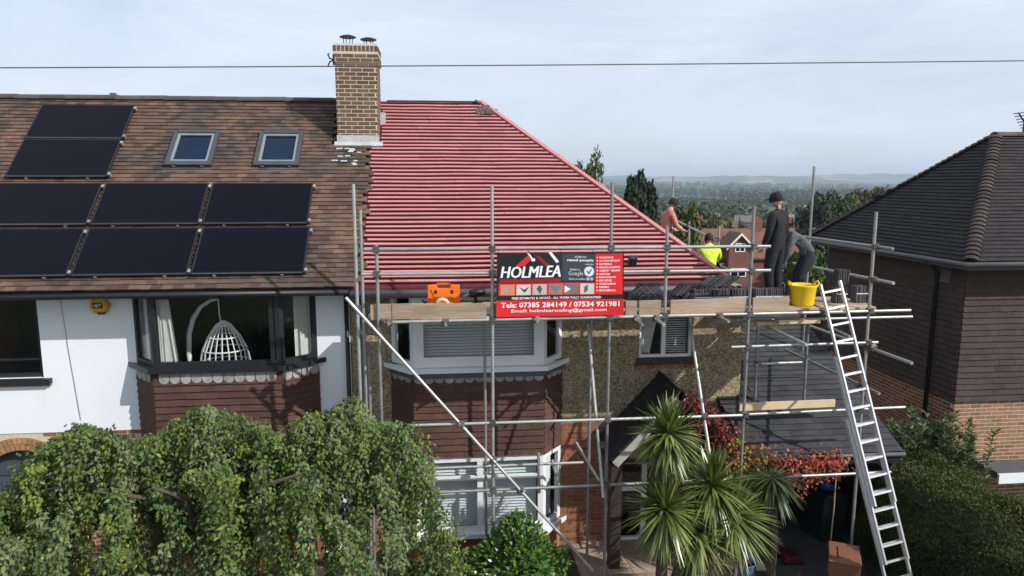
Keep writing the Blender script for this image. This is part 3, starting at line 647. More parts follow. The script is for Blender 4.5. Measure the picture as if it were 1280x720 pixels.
# rooms
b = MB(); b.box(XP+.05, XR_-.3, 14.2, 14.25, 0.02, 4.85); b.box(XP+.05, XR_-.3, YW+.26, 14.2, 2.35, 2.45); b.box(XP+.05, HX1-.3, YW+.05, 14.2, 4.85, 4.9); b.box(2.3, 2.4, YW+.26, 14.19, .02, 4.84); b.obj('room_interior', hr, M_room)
bR_, fR, PR = bay(hr, -.884, 2.071, -.498, 1.693, 3.545, 1.96, M_upvc, True)
for zb, zt, up in ((3.545, 4.84, True), (.585, 1.955, False)):
    for i, (a, u, n, ln) in enumerate(fR):
        if i == 1: mull, trans = ([] if up else [(ln*.5, .10)]), ([] if up else [(.98, .06, ln-.06, .07)])
        else: mull, trans = [], []
        B = window(bR_, a+Vector((0, 0, zb)), u, n, ln, zt-zb, .17 if (i == 1 and up) else .09, .07, M_upvc, mull=mull, trans=trans)
        if i == 1:
            c = MB(); c.box(.1, ln-.1, -.024, .024, -.0012, .0012, Matrix.Rotation(rad(50), 4, 'X')); me = c.mesh('blind_slat', M_blind)
            k = 0; z = .08
            while z < zt-zb-.06: link('blind_slat', me, bR_, B @ Matrix.Translation((0, .16, z))); z += .052
        elif not up:
            c = MB(); c.box(.09, ln-.09, -.024, .024, -.0012, .0012, Matrix.Rotation(rad(50), 4, 'X')); me = c.mesh('blind_slat', M_blind)
            z = .08
            while z < zt-zb-.06: link('blind_slat', me, bR_, B @ Matrix.Translation((0, .16, z))); z += .052
# lower sill
S = []; e = .09
for z in (.50, .583): S += [(-.884-.12, YW, z), (-.498-.05, YB-e, z), (1.693+.05, YB-e, z), (2.071+.12, YW, z), (1.693, YB+.09, z), (-.498, YB+.09, z)]
c = MB(); c.add(S, [(5, 4, 3, 2, 1, 0), (6, 7, 8, 9, 10, 11)]+[(i, (i+1) % 6, 6+(i+1) % 6, 6+i) for i in range(6)]); c.obj('sill', bR_, M_upvc)
# dark lead roll under the upper sill
S = []
for z in (3.36, 3.458): S += [(-.884-.05, YW, z), (-.498-.02, YB-.045, z), (1.693+.02, YB-.045, z), (2.071+.05, YW, z), (1.693, YB+.05, z), (-.498, YB+.05, z)]
c = MB(); c.add(S, [(5, 4, 3, 2, 1, 0), (6, 7, 8, 9, 10, 11)]+[(i, (i+1) % 6, 6+(i+1) % 6, 6+i) for i in range(6)]); c.obj('lead_roll', bR_, mat('blue_lead', (.085, .095, .12), None, 5, .6))
# eaves
b = MB(); b.box(XP, HX1, YE+.07, YW+.3, 4.855, 4.875); b.obj('soffit', hr, M_fasc)
b = MB(); b.box(XP, HX1, YE+.04, YE+.068, 4.74, 4.93); b.obj('fascia', hr, M_fasc)
b = MB(); b.tube([(XP+.02, YE-.005, 4.83), (HX1, YE-.005, 4.83)], .055, 10); b.obj('gutter', hr, M_gutg, smooth=True)
b = MB(); b.tube([(-1.38, YW-.05, 4.8), (-1.38, YW-.05, .05)], .034, 10); b.obj('drainpipe', hr, M_gutg, smooth=True)
# roof: membrane on the rafters and every batten
rr_ = deck(XP, HX1, M_memb, hr, hipx=HX0)
def hipx(v): return HX1+(HX0-HX1)*v/SL
k = 0; v = .06
while v < SL-.02:
    x0 = rag.get(int((v+.03)/.1), -1.29)+.012; x1 = hipx(v)-.04
    if chv-.1 < v < chv+.98: x0 = CH[1]+.03+random.uniform(0, .03)
    b = MB(); cut = random.randint(2, 6); ns_ = 8; ph_ = random.uniform(-.004, .004)
    P0 = [rp_(x0+(x1-x0)*q/ns_, v+ph_+random.uniform(-.0015, .0015)+.003*math.sin(q*1.9+v*3), -.004*abs(math.sin(q*2.2))) for q in range(ns_+1)]
    for q in range(ns_):
        A_, C_ = P0[q], P0[q+1]; hop = VS*(.002 if q >= cut else 0); gap = UX*(.006 if q == cut else 0); A_, C_ = A_+hop+gap, C_+hop
        b.hexa([A_, C_, C_+VS*.041, A_+VS*.041, A_+NS*.030, C_+NS*.030, C_+VS*.041+NS*.030, A_+VS*.041+NS*.030])
    b.obj('batten', rr_, M_batt); v += .1
hb0, hb1 = rp_(HX1, 0, .03), Vector((HX0, YR, ZR+.03)); d = (hb1-hb0).normalized()
sd_ = d.cross(NS).normalized()
b = MB(); w_ = .035; b.hexa([hb0-sd_*w_-NS*.03, hb0+sd_*w_-NS*.03, hb1+sd_*w_-NS*.03, hb1-sd_*w_-NS*.03, hb0-sd_*w_+NS*.035, hb0+sd_*w_+NS*.035, hb1+sd_*w_+NS*.035, hb1-sd_*w_+NS*.035]); b.obj('hip_board', rr_, M_batt)
b = MB(); b.box(-1.05, HX0, YR-.04, YR+.04, ZR-.02, ZR+.035); b.obj('ridge_board', rr_, mat('dark_red_felt', (.10, .02, .025), None, 4, .8))
# old hip and ridge tiles still bedded at the top of the hip
mo = tile_proto(.15, .16, .014, mat('old_grey_tile', (.10, .08, .065), (.06, .05, .044), 5, .9, rnd=.3), 'old_tile', 3)
for i in range(6):
    link('old_tile', mo[i % 3], rr_, basis(rp_(.80+.09*(i % 4)+.05*(i//4), SL-.42+.09*(i//4)+random.uniform(0, .03), .03+.012*(i % 3)), (Matrix.Rotation(random.uniform(-.25, .25), 3, NS) @ UX), (Matrix.Rotation(random.uniform(-.2, .2), 3, NS) @ VS), NS))
for i in range(2): link('old_hip_tile', rt, rr_, Matrix.Translation(hb1+Vector((-.12+.1*i, -.02, .0-.03*i))) @ Matrix.Rotation(.5+.3*i, 4, 'Y') @ Matrix.Scale(.6, 4))
# ---- garage / carport with slated lean-to roof
GX0, GX1, GY0, GZ0 = 4.95, 7.645, 10.6, 2.14; GP = rad(24.2); GL = 4.35
GV = Vector((0, math.cos(GP), math.sin(GP))); GN = Vector((0, -math.sin(GP), math.cos(GP)))
b = MB()
def gp(x, v, o=0): return Vector((x, GY0, GZ0))+GV*v+GN*o
vw = (YW-GY0)/math.cos(GP)
for (x0, x1, v0, v1) in ((GX0, GX1, 0, vw), (XR_+.003, GX1, vw, GL)):
    b.hexa([gp(x0, v0, -.08), gp(x1, v0, -.08), gp(x1, v1, -.08), gp(x0, v1, -.08), gp(x0, v0), gp(x1, v0), gp(x1, v1), gp(x0, v1)])
gr = b.obj('garage_roof', hr, mat('garage_felt', (.02, .02, .022), None, 5, .9))
tg = tile_grid(gp(0, 0), UX, GV, GN, GX0, GX1+.02, -.03, GL-.05, .265, .145, tilt=.11, lift=.003, clip=lambda x, v: v < vw-.15 or x > XR_+.12)
pieces(gr, 'slate', tile_proto(.265, .19, .009, M_slate, 'slate', 3), tg, 300)
b = MB(); b.box(GX0, GX1, GY0-.01, GY0+.015, GZ0-.20, GZ0-.085); b.obj('garage_fascia', hr, M_black)
b = MB(); b.tube([(GX0+.1, GY0-.03, GZ0-.03), (GX1+.04, GY0-.03, GZ0-.05)], .035, 8); b.obj('garage_gutter', hr, M_fasc, smooth=True)
b = MB(); b.box(GX0, 8.25, 14.3, 14.4, 0, 3.9); b.obj('garage_back_wall', hr, mat('garage_board', (.05, .035, .028), None, 3, .9))
b = MB(); b.hexa([(GX1-.06, 10.95, 0), (GX1, 10.95, 0), (GX1, 14.3, 0), (GX1-.06, 14.3, 0), (GX1-.06, 10.95, 2.15), (GX1, 10.95, 2.15), (GX1, 14.3, 3.6), (GX1-.06, 14.3, 3.6)]); b.obj('added_shade_wall', hr, mat('garage_board', (.05, .035, .028), None, 3, .9))  # added full-height wall, keeps side light out of the carport
b = MB(); b.box(GX1-.12, GX1-.03, GY0+.08, GY0+.17, 0, GZ0-.09); b.obj('garage_post', hr, M_wood)
b = MB(); p = at(1046, 560, 10.55); b.tube([(p.x, 10.52, GZ0-.1), (p.x+.02, 10.54, 1.2), (p.x, 10.56, .03)], .012, 6); b.obj('downpipe', hr, M_board)
# ---- porch
PAX, PAZ, PY = 3.87, 3.21, 10.86
PLx, PLz, PRx, PRz = 2.76, 2.05, 5.07, 2.10
def porch_slope(x, z, nm):
    b = MB(); a0, a1 = Vector((PAX, YW-.002, PAZ)), Vector((PAX, PY, PAZ)); c0, c1 = Vector((x, YW-.002, z)), Vector((x, PY, z)); t = Vector((0, 0, -.07))
    b.hexa([a1+t, a0+t, c0+t, c1+t, a1, a0, c0, c1] if x < PAX else [c1+t, c0+t, a0+t, a1+t, c1, c0, a0, a1]); o = b.obj(nm, hr, mat('porch_felt', (.018, .017, .018), None, 5, .9))
    u = Vector((0, 1, 0)); vv = (a0-c0).normalized(); ln = (a0-c0).length; n = u.cross(vv) if x > PAX else vv.cross(u)
    if n.z < 0: n = -n
    uu = u if x < PAX else -u
    g = tile_grid((x, PY if x < PAX else YW, z), uu, vv, n, 0, YW-PY-.004, -.02, ln-.04, .165, .1, tilt=.19, lift=.004)
    pieces(o, 'porch_tile', tile_proto(.165, .135, .012, M_tileD, 'porch_tile', 3), g, 300)
    b = MB(); d = (c1-a1).normalized(); up = Vector((0, -1, 0)).cross(d); up = up if up.z > 0 else -up
    A_, C_ = a1+d*.0, c1+d*.02; th = Vector((0, -.03, 0)); b.hexa([A_-up*.13+th, C_-up*.13+th, C_-up*.13, A_-up*.13, A_+up*.0+th, C_+up*.0+th, C_+up*.0, A_+up*.0]); b.obj('bargeboard', hr, mat('weathered_white_paint', (.42, .40, .38), (.30, .28, .26), 8, .8))
porch_slope(PLx, PLz, 'porch_roof'); porch_slope(PRx, PRz, 'porch_roof')
prt = half_tile(.085, .4, M_tileD, 'porch_ridge_tile')
for i in range(3): link('porch_ridge_tile', prt, hr, Matrix.Translation((PAX, PY+.0+i*.345, PAZ-.045)) @ Matrix.Rotation(math.pi/2, 4, 'Z'))
b = MB(); b.box(2.76, 2.95, PY+.1, PY+.27, .03, 2.05); b.obj('porch_post', hr, M_wood)
b = MB(); b.box(2.76, 2.90, PY+.27, YW, 1.85, 2.02); b.box(2.76, 4.9, PY+.12, PY+.25, 1.93, 2.06); b.obj('porch_beam', hr, M_wood)
# gable infill
b = MB(); b.add([(2.9, PY+.15, 2.06), (4.9, PY+.15, 2.06), (PAX, PY+.15, 3.05), (2.9, PY+.2, 2.06), (4.9, PY+.2, 2.06), (PAX, PY+.2, 3.05)], [(0, 1, 2), (5, 4, 3), (0, 3, 4, 1), (1, 4, 5, 2), (2, 5, 3, 0)]); b.obj('porch_gable', hr, M_wood)
# door in white frame with glazed side light
B = window(hr, (DOOR[0], YW-.02, .03), UX, (0, -1, 0), DOOR[1]-DOOR[0], 2.03, .07, .08, M_upvc, mull=[(.58, .09)], trans=[(1.02, .07, .55, .08)])
b = MB(); b.box(DOOR[0]+.65, DOOR[1]-.07, YW+.0, YW+.05, .1, 1.95); dr = b.obj('front_door', hr, mat('brown_door', (.06, .035, .025), None, 3, .5))
b = MB(); b.tube([(DOOR[0]+.74, YW-.03, 1.0), (DOOR[0]+.74, YW-.03, 1.15)], .012, 6); b.obj('handle', dr, M_galv)

# ================================================================ RIGHT-HAND NEIGHBOUR
NX, NY, NYB, NZ = 9.28, 11.5, 17.0, 5.217
AY, AXX, AZZ = 14.25, 11.81, 7.60
hn = thing('detached_house', (11.5, 14, 0), 'tile-hung house with dark hipped roof and brown brick base beside the garage', 'house')
XE = 16.0; WX = 9.60; WYB = 16.6
b = MB(); b.box(WX, XE, YW, YW+.25, 2.50, NZ-.05); b.box(WX, WX+.25, YW+.25, WYB, 2.5, NZ-.05); b.box(WX, XE, WYB-.25, WYB, 0, NZ-.05); b.box(XE-.25, XE, YW+.25, WYB, 0, NZ-.05); wn = b.obj('wall', hn, mat('wall_backing', (.05, .04, .038), None, 4, .9))
pr = tile_proto(.165, .15, .012, M_hungR, 'hung_tile', 3)
g1 = tile_grid((WX, YW, 0), UX, (0, 0, 1), (0, -1, 0), -.012, 1.81, 2.50, NZ-.1, .165, .115, tilt=.19, lift=.004)
g2 = tile_grid((WX, WYB, 0), (0, -1, 0), (0, 0, 1), (-1, 0, 0), 0, WYB-YW+.012, 2.50, NZ-.1, .165, .115, tilt=.19, lift=.004)
g2.sort(key=lambda M: M[1][3]); g3 = tile_grid((WX, YW, 0), UX, (0, 0, 1), (0, -1, 0), 1.815, 6.39, 2.50, NZ-.1, .165, .115, tilt=.19, lift=.004)
pieces(wn, 'hung_tile', pr, g1+g2+g3, 300)
b = MB(); b.box(WX+.03, XE, YW+.03, YW+.25, 0, 2.50); b.box(WX+.03, WX+.25, YW+.25, WYB, 0, 2.5); bn = b.obj('brick_wall', hn, M_mort)
pb = MB(); pb.box(-.1035, .1035, -.005, .03, -.030, .030); bN = pb.mesh('brick', M_brickN); pb = MB(); pb.box(-.005, .03, -.1035, .1035, -.030, .030); bNs = pb.mesh('brick', M_brickR)
ms, ms2 = [], []
for r in range(33):
    z = 2.46-r*.075; x = WX+.1375+(.1125 if r % 2 else 0)
    if r % 2: ms.append(Matrix.Translation((WX+.0825, YW+.03, z)) @ Matrix.Diagonal((.49, 1, 1, 1)))
    while x < 15.9: ms.append(Matrix.Translation((x, YW+.03, z))); x += .225
    y = YW+.13+(.1125 if r % 2 else 0)
    while y < WYB: ms2.append(Matrix.Translation((WX+.03, y, z))); y += .225
ms.sort(key=lambda M: (M[0][3] > 11.2, -M[2][3])); ms2.sort(key=lambda M: -M[2][3])
pieces(bn, 'brick', [bN], ms, 190); pieces(bn, 'side_brick', [bNs], ms2, 110)
# roof
b = MB(); XA2 = XE-2.5
P_ = dict(fl=(NX, NY, NZ), fr=(XE+.3, NY, NZ), bl=(NX, NYB, NZ), br_=(XE+.3, NYB, NZ), al=(AXX, AY, AZZ), ar=(XA2, AY, AZZ))
pts = [P_[k] for k in ('fl', 'fr', 'bl', 'br_', 'al', 'ar')]
b.add(pts, [(0, 1, 5, 4), (2, 0, 4), (3, 2, 4, 5), (1, 3, 5), (0, 2, 3, 1)]); rn = b.obj('roof', hn, mat('neighbour_felt', (.02, .018, .018), None, 4, .9))
fv = Vector((0, AY-NY, AZZ-NZ)); fl_ = fv.length; fv.normalize(); fn = Vector((0, -fv.z, fv.y))
sv = Vector((AXX-NX, 0, AZZ-NZ)); sl_ = sv.length; sv.normalize(); sn = Vector((-sv.z, 0, sv.x))
front = tile_grid((0, NY, NZ), UX, fv, fn, NX, XE+.3, -.03, fl_-.09, .165, .1, tilt=.20, lift=.004, clip=lambda x, v: NX+(AXX-NX)*v/fl_+.03 < x < XE+.3+(XA2-XE-.3)*v/fl_, jit=1.3)
side = tile_grid((NX, 0, NZ), (0, -1, 0), sv, sn, -NYB, -NY, -.03, sl_-.09, .165, .1, tilt=.20, lift=.004, clip=lambda a, v: NY+(AY-NY)*v/sl_+.03 < -a < NYB-(NYB-AY)*v/sl_-.03, jit=1.3)
M_tileN = mat('weathered_dark_tile', (.027, .022, .022), (.016, .014, .015), 1.6, .9, .3, 60, rnd=.25, hue=.012, c3=(.040, .034, .028), s3=2.2, t3=.60)
front.sort(key=lambda M: (M[0][3] > 12.3, M[2][3]))
pieces(rn, 'roof_tile', tile_proto(.165, .135, .020, M_tileN, 'roof_tile', 3), front, 200); pieces(rn, 'side_roof_tile', tile_proto(.165, .135, .020, M_tileN, 'side_roof_tile', 3), sorted(side, key=lambda M: M[2][3]), 100)
rest = tile_grid((0, NYB, NZ), (-1, 0, 0), (0, -fv.y, fv.z), (0, fv.z, fv.y), -(XE+.3), -NX, 0, fl_-.24, .33, .2, tilt=.08, clip=lambda a, v: NX+(AXX-NX)*v/fl_+.03 < -a < XE+.3+(XA2-XE-.3)*v/fl_)
pieces(rn, 'rear_roof_tile', tile_proto(.33, .26, .014, M_tileN, 'rear_roof_tile', 2), rest, 0)
# bonnet tiles on the hips
bon = MB(); nb_ = 7; arc = [(math.sin(rad(-62+124*i/(nb_-1)))*.15, math.cos(rad(-62+124*i/(nb_-1)))*.11-.045) for i in range(nb_)]
vv = [(x, 0, z+.035) for x, z in arc]+[(x*.72, .24, z*.8) for x, z in arc]+[(x*.93, .0, z+.012) for x, z in arc]
bon.add(vv, [(i, i+1, nb_+i+1, nb_+i) for i in range(nb_-1)]+[(i+1, i, 2*nb_+i, 2*nb_+i+1) for i in range(nb_-1)])
bonm = bon.mesh('bonnet_tile', mat('bonnet_clay', (.06, .043, .036), (.038, .030, .028), 3, .9, .3, 50, rnd=.25, hue=.015, c3=(.085, .075, .032), s3=3, t3=.6))
for q in ('fl', 'bl'):
    p0, p1 = Vector(P_[q]), Vector(P_['al']); d = (p1-p0); ln = d.length; d.normalize(); side_ = d.cross(Vector((0, 0, 1))).normalized(); n = side_.cross(d)
    k = int(ln/.128)
    for i in range(k): link('bonnet_tile', bonm, rn, basis(p0+d*(i*.128)+n*(-.012+random.uniform(0, .008)), side_, d, n))
x = AXX-.05
while x < XA2: link('ridge_tile', rt, rn, Matrix.Translation((x, AY, AZZ-.02))); x += .455
b = MB(); b.tube([(NX-.05, NYB, NZ-.06), (NX-.05, NY-.05, NZ-.06), (XE, NY-.05, NZ-.06)], .05, 8); b.obj('gutter', hn, M_gutg, smooth=True)
b = MB(); b.box(NX, XE, NY+.02, YW, NZ-.16, NZ-.03); b.box(NX+.02, WX, YW, NYB, NZ-.16, NZ-.03); b.obj('soffit', hn, M_fasc)
b = MB(); p = atX(1166, 400, WX-.06); b.tube([(NX-.02, p.y, NZ-.1), (WX-.06, p.y, NZ-.35), (WX-.06, p.y, .05)], .04, 8); b.obj('drainpipe', hn, M_black, smooth=True)
b = MB(); p = atX(1183, 341, WX-.02)
for k in range(7): b.box(WX-.045, WX-.015, p.y-.14, p.y+.14, p.z-.18+k*.052, p.z-.18+k*.052+.04)
b.obj('wall_vent', hn, M_fasc)
# flat porch canopy at the neighbour's front
b = MB(); b.box(10.15, 13.5, YW-.55, YW-.0, 1.18, 1.30); c_ = b.obj('canopy', hn, M_fasc); b = MB(); b.box(10.15, 13.5, YW-.6, YW-.552, 1.10, 1.28); b.obj('canopy_fascia', hn, M_upvc)
# television aerial on the neighbour's ridge
p = at(1274, 152, 14.6); t = thing('television_aerial', (p.x, 14.6, AZZ), 'black television aerial on the dark ridge of the tile-hung house', 'aerial')
b = MB(); b.tube([(p.x+.12, 14.6, AZZ-.1), (p.x+.12, 14.6, p.z+.05)], .018, 6); b.obj('mast', t, M_black)
b = MB(); b.tube([(p.x-.12, 14.5, p.z+.17), (p.x+.55, 14.75, p.z-.35)], .016, 6); b.obj('boom', t, M_black)
for k in range(9):
    q = Vector((p.x-.12, 14.5, p.z+.17)).lerp(Vector((p.x+.55, 14.75, p.z-.35)), k/9); b = MB(); b.tube([q+Vector((-.16-.01*k, -.05, -.02)), q+Vector((.16+.01*k, .05, .02))], .011, 5); b.obj('aerial_rod', t, M_black)

# ================================================================ SCAFFOLD
sf = thing('scaffold', (2.5, 10.7, 0), 'galvanised tube scaffold with timber platform along the pebbledashed house', 'scaffold')
TR = .0242; STD, LED = [], []
def tubep(nm, p, q, store=None, r=TR):
    b = MB(); b.tube([p, q], r, 10); b.obj(nm, sf, M_galv, smooth=False)
    if store is not None: store.append((Vector(p), Vector(q)))
def post(px, py, Y, topy, bot=0.0, X=None):
    p = at(px, py, Y); zt = at(px, topy, Y).z; tubep('standard', (p.x, Y, bot), (p.x+random.uniform(-.012, .012), Y, zt), STD); return p.x
post(445, 330, 10.25, 230); post(452, 330, 10.95, 262); post(474, 400, 10.2, 306); post(461, 470, 11.3, 446)
post(615, 330, 10.2, 232); post(607, 500, 11.28, 398)
post(764, 290, 10.2, 228); post(737, 500, 11.28, 398)
post(833, 330, 10.2, 287, 4.52)
post(939, 330, 10.2, 258); X5 = post(1091, 330, 10.2, 265)
post(946, 455, 11.25, 408, 2.62); post(1008, 450, 11.3, 404, 2.62)
post(1013, 280, 13.1, 208, 3.1)
post(840, 260, 17.0, 220); post(861, 295, 16.0, 277); post(898, 300, 14.3, 283)
def led(a, b_, Y=10.2, Y2=None, nm='ledger', r=TR): tubep(nm, at(*a, Y), at(*b_, Y2 or Y), LED, r)
led((455, 312), (963, 308), 10.16, nm='guard_rail'); led((452, 343), (963, 338), 10.16, nm='guard_rail')
led((480, 403), (1138, 388), 10.15)
led((509, 532), (932, 519), 10.15); led((936, 518), (1131, 509), 10.25)
led((477, 588), (729, 578), 11.2); led((540, 616), (1113, 590), 10.15)
led((914, 434), (1097, 428), 10.15); led((943, 455), (1002, 453), 11.2)
led((890, 402), (1140, 396), 11.25)
led((432, 372), (741, 713), 10.1, nm='brace')
led((735, 405), (754, 622), 10.9, 9.9, nm='raker'); led((862, 403), (887, 568), 10.9, 9.9, nm='raker'); led((720, 553), (749, 601), 10.3, 10.05, nm='brace')
led((690, 575), (700, 612), 11.1, 10.8, nm='brace')
for px, y0, y1, Y in ((537, 570, 620, 10.6), (541, 572, 623, 10.2), (673, 566, 616, 10.6)): led((px, y0), (px+1, y1), Y, nm='puncheon')
def ret(a, b_, X, nm='return_rail'): tubep(nm, atX(*a, X), atX(*b_, X), LED)
ret((968, 291), (1116, 311), X5+.05); ret((992, 329), (1117, 354), X5+.05); ret((1006, 405), (1140, 454), X5+.05); ret((982, 437), (1099, 492), X5-.02)
ret((958, 408), (1008, 431), 5.15); ret((838, 300), (912, 338), 5.72); ret((838, 272), (895, 300), 5.72)
ret((1035, 408), (1062, 421), X5-.5)
# transoms below the platform
for px, py, ln in ((486, 405, .10), (557, 406, .10), (672, 402, .12), (803, 406, .32), (830, 406, .38), (911, 402, .36), (1035, 393, .12)):
    p = at(px, py, 10.15-ln); tubep('transom', p, (p.x, 11.45, p.z), LED)
# boards
ZB = 4.665
bx0, bx1 = -1.05, 5.75
M_edge = mat('board_end_band', (.30, .30, .29), None, 5, .5, metal=.5)
for k in range(5):
    y0 = 10.28+k*.212
    for (a, c) in ((bx0+random.uniform(-.05, .05), 2.3+.3*(k % 2)), (2.32+.3*(k % 2), bx1+random.uniform(-.05, .15))):
        if y0+.2 > 11.43: continue
        b = MB(); b.box(a, c, y0, y0+.205, ZB-.038, ZB+random.uniform(-.002, .002)); b.obj('scaffold_board', sf, M_board)
for k in range(5):   # right-hand bay, a little lower and by the ladder
    b = MB(); b.box(bx1+.2, 6.85+random.uniform(-.1, .1), 10.30+k*.212, 10.505+k*.212, ZB-.044, ZB-.006); b.obj('scaffold_board', sf, M_board)
for k in range(4):   # side run boards behind the hip
    b = MB(); b.box(5.02+k*.212, 5.225+k*.212, 11.5, 17.3, ZB-.10, ZB-.062); b.obj('scaffold_board', sf, M_board)
def toe(a, c, Y=10.235, z0=None):
    p, q = at(*a, Y), at(*c, Y); b = MB(); h_ = .225; lean = random.uniform(-.01, .02)
    b.hexa([(p.x, Y-.019, p.z-h_), (q.x, Y-.019, q.z-h_), (q.x, Y+.019, q.z-h_), (p.x, Y+.019, p.z-h_), (p.x, Y-.019+lean, p.z), (q.x, Y-.019+lean, q.z), (q.x, Y+.019+lean, q.z), (p.x, Y+.019+lean, p.z)]); b.obj('toe_board', sf, M_board)
toe((463, 381), (490, 380), 10.245); toe((490, 380), (608, 379), 10.235); toe((613, 379), (779, 377)); toe((782, 376), (796, 376)); toe((799, 376), (827, 375)); toe((838, 375), (933, 372)); toe((941, 372), (986, 371))
# plank on edge resting on the garage roof, and loose timbers below the platform
p, q = at(924, 512, 11.18), at(1043, 508, 11.18)
b = MB(); b.hexa([(p.x, 11.16, p.z-.02), (q.x, 11.16, q.z), (q.x, 11.20, q.z), (p.x, 11.20, p.z-.02), (p.x, 11.16, p.z+.115), (q.x, 11.16, q.z+.125), (q.x, 11.20, q.z+.125), (p.x, 11.20, p.z+.115)]); b.obj('plank', sf, M_pale)
for a, c, Y in (((972, 402), (1023, 404), 10.5), ((945, 404), (990, 403), 10.7)):
    p, q = at(*a, Y), at(*c, Y); b = MB(); b.box(p.x, q.x, Y-.05, Y+.10, p.z-.03, p.z+.03); b.obj('timber_packer', sf, M_pale)
# couplers where tubes cross
def close(a0, a1, b0, b1):
    u, v, w_ = a1-a0, b1-b0, a0-b0; a, b_, c, d, e = u.dot(u), u.dot(v), v.dot(v), u.dot(w_), v.dot(w_); D = a*c-b_*b_
    if D < 1e-9: return None
    s, t_ = (b_*e-c*d)/D, (a*e-b_*d)/D
    if not (0 <= s <= 1 and 0 <= t_ <= 1): return None
    P, Q_ = a0+u*s, b0+v*t_; return P, Q_
cb = MB(); cb.box(-.042, .042, -.055, .055, -.035, .035); cb.box(-.05, .05, -.03, .03, -.045, .045); cb.tube([(-.02, -.05, .03), (-.02, -.095, .03)], .009, 6); cb.tube([(.025, -.05, -.03), (.025, -.09, -.03)], .009, 6); cm = cb.mesh('coupler', M_coup)
for s0, s1 in STD:
    for l0, l1 in LED:
        r = close(s0, s1, l0, l1)
        if r and (r[0]-r[1]).length < .16: link('coupler', cm, sf, Matrix.Translation((r[0]+r[1])/2) @ Matrix.Rotation(random.uniform(-.3, .3), 4, 'Z'))
for i, (l0, l1) in enumerate(LED):
    for m0, m1 in LED[i+1:]:
        r = close(l0, l1, m0, m1)
        if r and (r[0]-r[1]).length < .13: link('coupler', cm, sf, Matrix.Translation((r[0]+r[1])/2) @ Matrix.Rotation(random.uniform(-.6, .6), 4, 'X'))

# ================================================================ BANNER
BX0, BX1, BZ0, BZ1, BY = .79, 2.665, 4.645, 5.59, 10.115
def wave(x, z):
    s, t_ = (x-BX0)/(BX1-BX0), (z-BZ0)/(BZ1-BZ0)
    return BY+.010*math.sin(s*9+t_*2)*(.4+s)+.012*math.sin(t_*5+s*4)*s*s-.02*(1-t_)*s**4
def bpt(s, t_, off=0):     # banner coordinates 0..1, t from the top
    x = BX0+s*(BX1-BX0)+.012*(t_)*(1 if s > .5 else -1)*abs(2*s-1); z = BZ1-t_*(BZ1-BZ0)-.008*math.sin(s*math.pi*3)*(1-t_)
    return (x, wave(x, z)-off, z)
bt = thing('advertising_banner', (1.7, BY, BZ0), 'red and black printed roofing banner tied to the scaffold rails', 'banner')
flat = lambda nm, c, r=.45: mat(nm, c, tuple(x*.93 for x in c), 4, r)
Cb, Cr, Cw, Cg, Cd = flat('banner_black', (.012, .013, .016)), flat('banner_red', (.68, .018, .022)), flat('banner_white', (.85, .85, .86)), flat('banner_slate', (.035, .045, .06)), flat('banner_dark_red', (.22, .012, .02))
def patch(nm, s0, s1, t0, t1, m, off, ns=None, nt=None, poly=None):
    ns = ns or max(2, int((s1-s0)*40)); nt = nt or max(1, int((t1-t0)*20)); b = MB(); vv = [bpt(s0+(s1-s0)*i/ns, t0+(t1-t0)*j/nt, off) for j in range(nt+1) for i in range(ns+1)]
    fs = [(j*(ns+1)+i, (j+1)*(ns+1)+i, (j+1)*(ns+1)+i+1, j*(ns+1)+i+1) for j in range(nt) for i in range(ns)]
    if off == 0:
        k = len(vv); vv += [(x, y+.004, z) for x, y, z in vv]; fs += [tuple(k+i for i in f[::-1]) for f in fs]
    b.add(vv, fs); return b.obj(nm, bt, m)
def ppoly(nm, pts, m, off):
    b = MB(); b.add([bpt(s, t_, off) for s, t_ in pts], [tuple(range(len(pts)))]); return b.obj(nm, bt, m)
def words(txt, s, t_, wd, ht, m, off=.006, shear=0, bold=.0, nm='lettering'):
    A, Fc = text_data(txt, width=wd*(BX1-BX0), height=ht*(BZ1-BZ0), shear=shear, bold=bold)
    me = bpy.data.meshes.new(nm); me.from_pydata([bpt(s+x/(BX1-BX0), t_-z/(BZ1-BZ0), off) for x, z, _ in A], [], Fc); me.materials.append(m); return link(nm, me, bt)
patch('banner_sheet', 0, 1, 0, 1, Cb, 0, 40, 16)
patch('red_field', 0, 1, .74, 1, Cr, .002); patch('red_panel', .775, .99, .02, .665, Cr, .002); patch('slate_panel', .51, .77, .03, .45, Cg, .0022)
patch('dark_red_strip', .02, .50, .40, .47, Cd, .002); patch('red_strip', .015, .772, .475, .665, Cr, .0024)
ppoly('red_roof_mark', [(.145, .20), (.245, .03), (.265, .10), (.215, .20)], Cr, .003); ppoly('red_roof_mark', [(.29, .04), (.33, .05), (.425, .21), (.37, .20)], Cd, .003)
ppoly('white_roof_line', [(.235, .0), (.25, .0), (.285, .10), (.27, .10)], Cw, .004); ppoly('white_roof_line', [(.40, .0), (.425, .0), (.485, .15), (.465, .17)], Cw, .0042); ppoly('white_square', [(.268, .085), (.296, .085), (.296, .128), (.268, .128)], Cw, .0045)
for dx_ in (0, .0035, .007): words('HOLMLEA', .028+dx_, .385, .465, .18, Cw, .007+dx_*.1, shear=.2)
words('ROOFING SPECIALISTS LTD', .06, .455, .42, .04, Cr, .006)
words('AS SEEN ON', .61, .09, .09, .028, Cw); words('rated people', .55, .155, .21, .05, Cw, bold=.02)
words('Review us', .575, .285, .075, .03, Cw)
gc = [(.10, .25, .75), (.75, .08, .06), (.85, .6, .05), (.10, .25, .75), (.08, .5, .15), (.75, .08, .06)]
sx = .56
